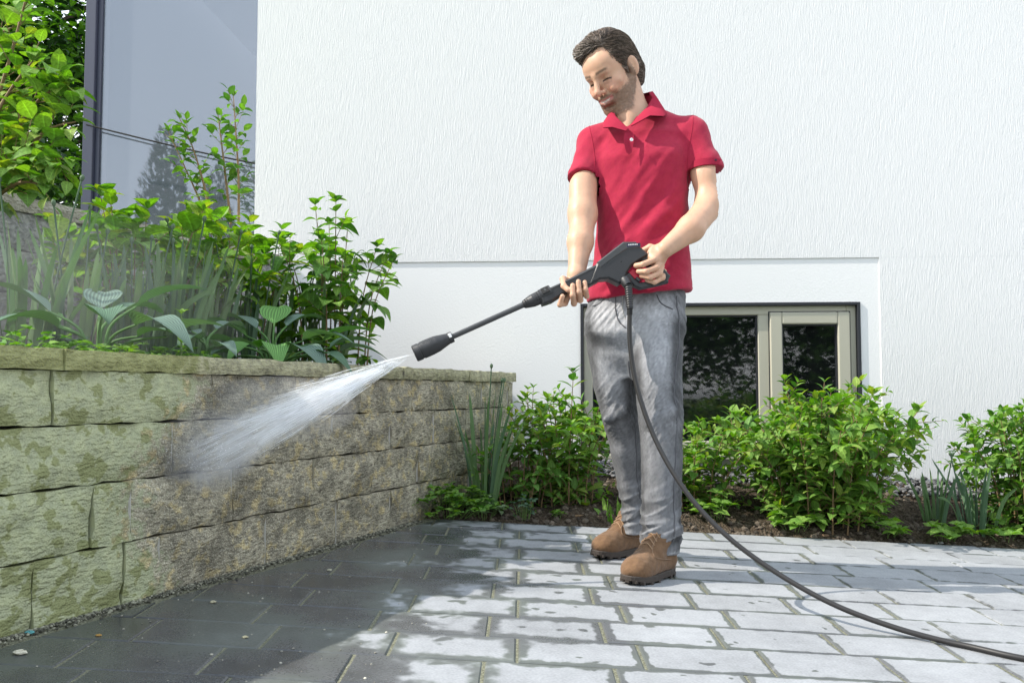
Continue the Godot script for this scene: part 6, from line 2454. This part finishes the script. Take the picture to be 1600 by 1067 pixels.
func make_washer() -> void:
	var black: StandardMaterial3D = mats["black_plastic"]
	var grey: StandardMaterial3D = mats["grey_plastic"]
	var tip := Vector3(-0.3019, 0.7082, -2.7600)
	var butt := Vector3(0.4174, 1.0392, -2.8300)
	# the gun's own frame: x back along the barrel, y up, z to the viewer's side
	var x := (butt - tip).normalized()
	var z := (Vector3(0.05, 0.12, 1.0) - x * x.dot(Vector3(0.05, 0.12, 1.0))).normalized()
	var y := z.cross(x)
	var gun := thing("pressure_washer_lance", "black pressure washer gun and lance with a red trigger lever, held in both hands", "pressure washer", tip)
	gun.basis = Basis(x, y, z)
	var along := frame(Vector3.ZERO, Vector3.RIGHT)
	# nozzle head
	var noz := part(gun, "nozzle", lathe([[0.006, 0.001], [0.004, 0.017], [0.0, 0.0235], [0.003, 0.0265], [0.020, 0.0270], [0.0205, 0.0250], [0.026, 0.0250], [0.0265, 0.0272], [0.058, 0.0272], [0.078, 0.0255], [0.100, 0.0205], [0.116, 0.0170], [0.118, 0.0180], [0.130, 0.0172], [0.131, 0.009]], 28), black, along)
	part(noz, "jet_opening", lathe([[0.0030, 0.0001], [0.0030, 0.010]], 16), mats["dark_hole"])
	for k in 6:
		part(noz, "grip_rib", box_mesh(Vector3(0.0022, 0.010, 0.004), 0.0008), grey, Transform3D(Basis(), Vector3(-0.0045 if false else 0.0, 0.0, 0.0)) * Transform3D(Basis(Vector3.FORWARD, 0.35), Vector3.ZERO).translated_local(Vector3(0, 0, 0)) * Transform3D(Basis(), Vector3(-0.026, 0.006, 0.038 + 0.0058 * k)))
	part(noz, "collar_window", box_mesh(Vector3(0.003, 0.014, 0.010), 0.001), mats["white_print"], Transform3D(Basis(), Vector3(-0.0165, 0.004, 0.123)))
	# lance tube, coupling
	part(gun, "lance_tube", lathe([[0.125, 0.0085], [0.430, 0.0090]], 20), grey, along)
	var cou := part(gun, "coupling", lathe([[0.372, 0.010], [0.376, 0.0135], [0.405, 0.0205], [0.432, 0.0215], [0.433, 0.0235], [0.470, 0.0245], [0.472, 0.012]], 24), black, along)
	for i in 7:
		for k in 4:
			var a := -0.9 + 0.42 * k
			part(cou, "grip_pit", box_mesh(Vector3(0.0045, 0.0045, 0.003), 0.0005), mats["dark_hole"], Transform3D(Basis(Vector3(0, 0, 1), a), Vector3.ZERO) * Transform3D(Basis(Vector3.UP, -PI / 2), Vector3(-(0.0142 + 0.00105 * i), 0.0, 0.382 + 0.0070 * i)))
	part(cou, "latch_window", box_mesh(Vector3(0.003, 0.024, 0.024), 0.001), mats["dark_hole"], Transform3D(Basis(Vector3(0, 0, 1), -0.5), Vector3.ZERO) * Transform3D(Basis(), Vector3(-0.0235, 0.0, 0.452)))
	part(cou, "latch", box_mesh(Vector3(0.003, 0.012, 0.006), 0.001), grey, Transform3D(Basis(Vector3(0, 0, 1), -0.5), Vector3.ZERO) * Transform3D(Basis(), Vector3(-0.0245, 0.0, 0.452)))
	# barrel and gun body, outlines in the gun's side plane (metres from the nozzle)
	part(gun, "barrel", extrude(PackedVector2Array([Vector2(0.4247, -0.0277), Vector2(0.4566, -0.0310), Vector2(0.5267, -0.0200), Vector2(0.5560, -0.0243), Vector2(0.5873, -0.0340), Vector2(0.6177, -0.0319), Vector2(0.6479, 0.0161), Vector2(0.6359, 0.0193), Vector2(0.5383, 0.0134), Vector2(0.5062, 0.0120), Vector2(0.4551, 0.0127), Vector2(0.4269, 0.0097)]), 0.044, 0.006), black)
	var b0 := Vector2(0.4652, 0.0058)
	var b1 := Vector2(0.6193, 0.0085)
	part(gun, "barrel_line", box_mesh(Vector3(b0.distance_to(b1), 0.0016, 0.0012), 0.0003), mats["dark_hole"], Transform3D(Basis(Vector3(0, 0, 1), (b1 - b0).angle()), Vector3((b0.x + b1.x) * 0.5, (b0.y + b1.y) * 0.5, 0.0222)))
	var body := part(gun, "gun_body", extrude(PackedVector2Array([Vector2(0.5846, -0.0305), Vector2(0.6232, -0.0298), Vector2(0.6481, -0.0389), Vector2(0.6556, -0.0469), Vector2(0.6723, -0.0681), Vector2(0.6944, -0.0645), Vector2(0.7129, -0.0455), Vector2(0.7361, -0.0309), Vector2(0.7921, -0.0241), Vector2(0.7986, -0.0155), Vector2(0.7893, 0.0072), Vector2(0.7791, 0.0280), Vector2(0.7417, 0.0449), Vector2(0.6368, 0.0211)]), 0.050, 0.006), black)
	part(body, "cover", extrude(PackedVector2Array([Vector2(0.6378, 0.0001), Vector2(0.6989, 0.0136), Vector2(0.7436, 0.0210), Vector2(0.7865, 0.0061), Vector2(0.7810, 0.0318), Vector2(0.7436, 0.0487), Vector2(0.6405, 0.0240)]), 0.0545, 0.004), grey)
	var sc := Vector2(0.7092, -0.0072)
	part(body, "screw_hole", lathe([[0.0252, 0.0001], [0.0252, 0.0024]], 12), mats["dark_hole"], Transform3D(Basis(), Vector3(sc.x, sc.y, 0)))
	# display window with its small white print
	var dc := Vector2(0.7683, 0.0248)
	var dn := (Vector2(0.7875, 0.0172) - Vector2(0.7492, 0.0323)).angle()
	var disp := part(body, "display", box_mesh(Vector3(0.044, 0.013, 0.003), 0.001), mats["display"], Transform3D(Basis(Vector3(0, 0, 1), dn), Vector3(dc.x, dc.y, 0.0265)))
	for k in 6:
		part(disp, "display_mark", box_mesh(Vector3(0.0034, 0.0035, 0.0008), 0.0002), mats["white_print"], Transform3D(Basis(), Vector3(-0.015 + 0.0052 * k, 0.0015, 0.0016)))
	# grip, trigger lever, guard
	part(gun, "grip", extrude(PackedVector2Array([Vector2(0.7809, -0.0052), Vector2(0.7996, -0.0136), Vector2(0.8209, -0.0625), Vector2(0.8356, -0.1105), Vector2(0.8169, -0.1249), Vector2(0.7965, -0.1110), Vector2(0.7892, -0.0619), Vector2(0.7669, -0.0242)]), 0.032, 0.005), black)
	part(gun, "trigger_lever", extrude(PackedVector2Array([Vector2(0.7157, -0.0445), Vector2(0.7603, -0.0327), Vector2(0.7687, -0.0571), Vector2(0.7686, -0.0846), Vector2(0.7417, -0.0838), Vector2(0.7250, -0.0716)]), 0.026, 0.003), mats["red_plastic"])
	part(gun, "trigger_guard", extrude(PackedVector2Array([Vector2(0.7018, -0.0451), Vector2(0.7213, -0.0470), Vector2(0.7259, -0.0698), Vector2(0.7343, -0.0895), Vector2(0.7621, -0.0976), Vector2(0.8207, -0.1083), Vector2(0.8206, -0.1266), Vector2(0.7742, -0.1191), Vector2(0.7297, -0.1079), Vector2(0.7148, -0.0921)]), 0.030, 0.003), black)
	var lk := Vector2(0.7352, -0.0785)
	part(gun, "lever_lock", box_mesh(Vector3(0.010, 0.016, 0.034), 0.002), grey, Transform3D(Basis(Vector3(0, 0, 1), 0.5), Vector3(lk.x, lk.y, 0)))
	# hose swivel and ribbed sleeve below
	var s0 := gun.transform.affine_inverse() * Vector3(0.3539, 0.9433, -2.8000)
	var s1 := gun.transform.affine_inverse() * Vector3(0.3639, 0.9233, -2.7850)
	var s2 := gun.transform.affine_inverse() * Vector3(0.3671, 0.8502, -2.7750)
	part(gun, "hose_swivel", tube_mesh(curve([s0, s1], 3), [0.017, 0.017, 0.016, 0.014], 14), black)
	var sleeve := PackedVector3Array()
	var rad := []
	for k in 41:
		sleeve.append(s1.lerp(s2, k / 40.0))
		rad.append((0.0128 if k % 4 < 2 else 0.0106) - 0.00004 * k)
	part(gun, "kink_sleeve", tube_mesh(sleeve, rad, 14), black)
	# hose
	var hose := thing("hose", "long black high-pressure hose hanging from the gun and trailing over the paving to the right", "hose", Vector3(0.3671, 0.8542, -2.7750))
	var hb := hose.position
	var line := curve([Vector3(0.3671, 0.8582, -2.7750), Vector3(0.3672, 0.7346, -2.7750), Vector3(0.3878, 0.5959, -2.7600), Vector3(0.4370, 0.4413, -2.7200), Vector3(0.5091, 0.3039, -2.6600), Vector3(0.6029, 0.1918, -2.6000), Vector3(0.7227, 0.0983, -2.5300), Vector3(0.8586, 0.0243, -2.4400), Vector3(0.9951, -0.0192, -2.3600), Vector3(1.1228, -0.0425, -2.2850), Vector3(1.2295, -0.0558, -2.1916), Vector3(1.3737, -0.0643, -2.1308), Vector3(1.6270, -0.0773, -2.1117)], 10)
	var loc := PackedVector3Array()
	for p in line:
		var g := ground_y(p.x, p.z) + 0.0078
		loc.append(Vector3(p.x, maxf(p.y, g), p.z) - hb)
	part(hose, "tube", tube_mesh(loc, [0.0075], 12), mats["hose_rubber"])
	part(hose, "ferrule", tube_mesh(PackedVector3Array([loc[0], loc[3]]), [0.0086], 12), mats["dark_hole"])
	make_water(tip)


func make_water(tip: Vector3) -> void:
	var spray := thing("water_jet", "white fan of high-pressure water from the nozzle onto the stone wall", "water", tip)
	var r2 := RandomNumberGenerator.new()
	r2.seed = 95
	# fine mist where the jet strikes and over the bed
	mist(spray, "splash_mist", Vector3(-0.8704, 0.4269, -2.5000), Vector3(0.16, 0.12, 0.10), 2.0)
	mist(spray, "splash_mist", Vector3(-0.8849, 0.3843, -2.4400), Vector3(0.06, 0.045, 0.05), 2.5)
	mist(spray, "drifting_mist", Vector3(-0.6906, 0.5397, -2.6200), Vector3(0.24, 0.10, 0.09), 1.8)
	var haze := thing("mist", "thin veil of spray drifting over the left of the raised bed", "mist", Vector3(-1.3800, 0.8563, -2.6000))
	for k in 5:
		mist(haze, "veil", Vector3(-1.5646, 0.8002, -2.6000) + Vector3(0.112 * k, 0.046 * (k % 3), 0), Vector3(0.34 + 0.08 * (k % 2), 0.26, 0.4), 0.05)
	# the fan of water: a great many thin threads and drops
	var drop := SphereMesh.new()
	drop.radius = 1.0
	drop.height = 2.0
	drop.radial_segments = 6
	drop.rings = 3
	var dm := mat("water_drop", Color(0.98, 0.99, 1.0), 0.35)
	dm.backlight_enabled = true
	dm.backlight = Color(1.0, 1.0, 1.0)
	var lo := Vector3(-0.8958, 0.3761, -2.4750) - tip
	var xfs := []
	# the fan itself: thin veils of atomised water, one behind the other
	var veil := mat("water_veil", Color.WHITE, 0.9, 0.2)
	veil.albedo_texture = water_texture()
	veil.transparency = BaseMaterial3D.TRANSPARENCY_ALPHA
	veil.cull_mode = BaseMaterial3D.CULL_DISABLED
	veil.backlight_enabled = true
	veil.backlight = Color.WHITE
	for k in 5:
		var st := new_st()
		st.set_smooth_group(0)
		var grid := []
		for j in 25:
			var s := j / 24.0
			var row := []
			for i in 9:
				var e := (i / 4.0 - 1.0) * (1.0 - 0.05 * k)
				var end := lo + Vector3(0.035 * e, -0.125 * e, 0.0)
				end.y += 0.04
				var p := end * s
				p.y -= 0.04 * s * s
				p.z += (k - 2) * 0.012 * s + 0.012 * s * sin(e * 3.0 + k)
				row.append([p, Vector2(0.5 + 0.5 * (i / 4.0 - 1.0) * (1.0 if k % 2 == 0 else -1.0), s)])
			grid.append(row)
		for j in 24:
			for i in 8:
				var a: Array = grid[j][i]
				var b: Array = grid[j + 1][i]
				var c: Array = grid[j + 1][i + 1]
				var d: Array = grid[j][i + 1]
				quad(st, a[0], b[0], c[0], d[0], [a[1], b[1], c[1], d[1]])
		part(spray, "water_veil", done(st), veil)
	var sway := noise(1.0, FastNoiseLite.TYPE_SIMPLEX_SMOOTH, 3, 96)
	for i in 1500:
		# where in the fan: -1 upper edge, 1 lower edge
		var e := clampf(r2.randfn() * 0.55, -1.1, 1.1)
		var reach := lerpf(1.0, 0.55, pow(absf(e), 1.2))
		var s := reach * (0.10 + 0.90 * pow(r2.randf(), 0.85))
		if s > 0.62 and r2.randf() < 0.55:
			continue
		if 0.5 + 0.8 * sway.get_noise_2d(e * 9.0, s * 1.6) < r2.randf() * 0.9:
			continue
		var end := lo + Vector3(0.035 * e, -0.115 * e, 0.02 * r2.randfn())
		end.y += 0.04
		var p := end * s + Vector3(r2.randfn() * 0.003, r2.randfn() * 0.004, r2.randfn() * 0.006) * (0.3 + s)
		p.y -= 0.04 * s * s
		var w := r2.randf_range(0.0002, 0.00042)
		var f := frame(p, end + Vector3(r2.randfn(), r2.randfn(), r2.randfn()) * 0.012)
		f.basis = f.basis.scaled_local(Vector3(w, w, r2.randf_range(0.012, 0.055)))
		xfs.append(f)
	for i in 500:
		var p := Vector3(-0.8876, 0.4004, -2.5000) - tip + Vector3(r2.randfn() * 0.07, absf(r2.randfn()) * 0.05 - 0.02, absf(r2.randfn()) * 0.05)
		var w := r2.randf_range(0.0004, 0.0010)
		xfs.append(Transform3D(Basis().scaled(Vector3(w, w, w)), p))
	stuff(spray, "droplets", drop, dm, xfs)


func water_texture() -> ImageTexture:
	# soft streaks along the fan, faint at the nozzle, breaking up towards the wall
	var w := 256
	var h := 512
	var fine := noise(0.09, FastNoiseLite.TYPE_SIMPLEX_SMOOTH, 3, 97).get_image(w, 48, false, false, true)
	fine.resize(w, h, Image.INTERPOLATE_CUBIC)
	fine.convert(Image.FORMAT_L8)
	var a := fine.get_data()
	var cloud := nbytes(noise(0.012, FastNoiseLite.TYPE_SIMPLEX_SMOOTH, 4, 98), w, h)
	var out := PackedByteArray()
	out.resize(w * h * 4)
	for y in h:
		var s := (y + 0.5) / h
		for x in w:
			var e := (x + 0.5) / w * 2.0 - 1.0
			var i := y * w + x
			var t := a[i] / 255.0
			var c := cloud[i] / 255.0
			var v := smoothstep(0.03, 0.36, s) * (1.0 - 0.68 * smoothstep(0.50, 0.82, s + (c - 0.5) * 0.45 + absf(e) * 0.25))
			v *= 1.0 - smoothstep(0.35, 1.0, absf(e) + (t - 0.5) * 0.5)
			v *= smoothstep(1.0, 0.86, s + (c - 0.5) * 0.25)
			v *= 0.25 + 1.1 * smoothstep(0.25, 0.75, t * 0.65 + c * 0.35)
			out[i * 4] = 252
			out[i * 4 + 1] = 253
			out[i * 4 + 2] = 255
			out[i * 4 + 3] = clampi(int(255.0 * v * 0.78), 0, 255)
	return tex(Image.create_from_data(w, h, false, Image.FORMAT_RGBA8, out))


func fog_mat(density: float) -> FogMaterial:
	var fm := FogMaterial.new()
	fm.density = density
	fm.albedo = Color(0.99, 0.99, 1.0)
	return fm


func mist(parent: Node3D, called: String, at: Vector3, r: Vector3, density: float) -> void:
	var fv := FogVolume.new()
	fv.name = numbered(parent, called)
	fv.shape = RenderingServer.FOG_VOLUME_SHAPE_ELLIPSOID
	fv.size = r * 2.0
	fv.material = fog_mat(density)
	fv.position = at - parent.position
	parent.add_child(fv)


func make_small_things() -> void:
	# bits lying about
	var clod := clod_mesh(8)
	var bits := [[Vector3(-1.0193, 0.0497, -1.8867), 0.016, Color(0.55, 0.52, 0.42), "pale_chip", "pale stone chip on the wet paving near the lower left corner", "stone"], [Vector3(-1.0718, 0.0552, -2.0235), 0.012, Color(0.10, 0.32, 0.33), "turquoise_scrap", "turquoise scrap at the foot of the garden wall", "litter"], [Vector3(-0.9225, 0.0479, -2.0299), 0.008, Color(0.35, 0.20, 0.05), "orange_crumb", "small orange-brown crumb in a paving joint at the lower left", "leaf litter"], [Vector3(-0.6075, 0.0330, -2.0694), 0.009, Color(0.42, 0.38, 0.24), "sand_clump", "flat sandy clump on the dark wet paving left of centre", "stone"], [Vector3(-0.7737, 0.0471, -2.3489), 0.010, Color(0.38, 0.35, 0.24), "grit_patch", "sandy patch of grit on the paving by the garden wall's foot", "stone"], [Vector3(-0.5593, 0.0452, -2.7732), 0.010, Color(0.36, 0.35, 0.27), "grit_chip", "small grey chip on a paving joint near the middle of the wall's foot", "stone"], [Vector3(1.8170, -0.0511, -3.8337), 0.018, Color(0.30, 0.30, 0.31), "grey_pebble", "grey pebble on the soil under the seedling before the lone daffodils", "stone"], [Vector3(1.3391, -0.0266, -3.8662), 0.022, Color(0.16, 0.10, 0.06), "bark_chip", "brown bark chip on the soil under the large bush", "bark"], [Vector3(1.2030, -0.0189, -3.9134), 0.030, Color(0.11, 0.06, 0.05), "dead_leaf", "curled dark brown leaf on the soil left of the large bush", "leaf litter"]]
	for q in bits:
		var m := mat(q[3], lin(q[2].r, q[2].g, q[2].b), 0.85)
		var o := part(self, q[3], clod, m, Transform3D(Basis.from_euler(Vector3(0.2, rng.randf() * TAU, 0.1)).scaled(Vector3(q[1], q[1] * 0.35, q[1] * 0.7)), q[0] + Vector3(0, q[1] * 0.25, 0)))
		tag(o, q[4], q[5])
	# a fallen twig on the soil
	var tw := thing("twig", "thin bare twig lying on the soil behind the man's feet", "twig", Vector3(0.2907, 0.0265, -3.9139))
	part(tw, "stick", tube_mesh(curve([Vector3(-0.11, 0.02, 0.01), Vector3(0.0, 0.03, 0.0), Vector3(0.12, 0.022, -0.02)], 4), [0.004], 5), mats["stem_brown"])
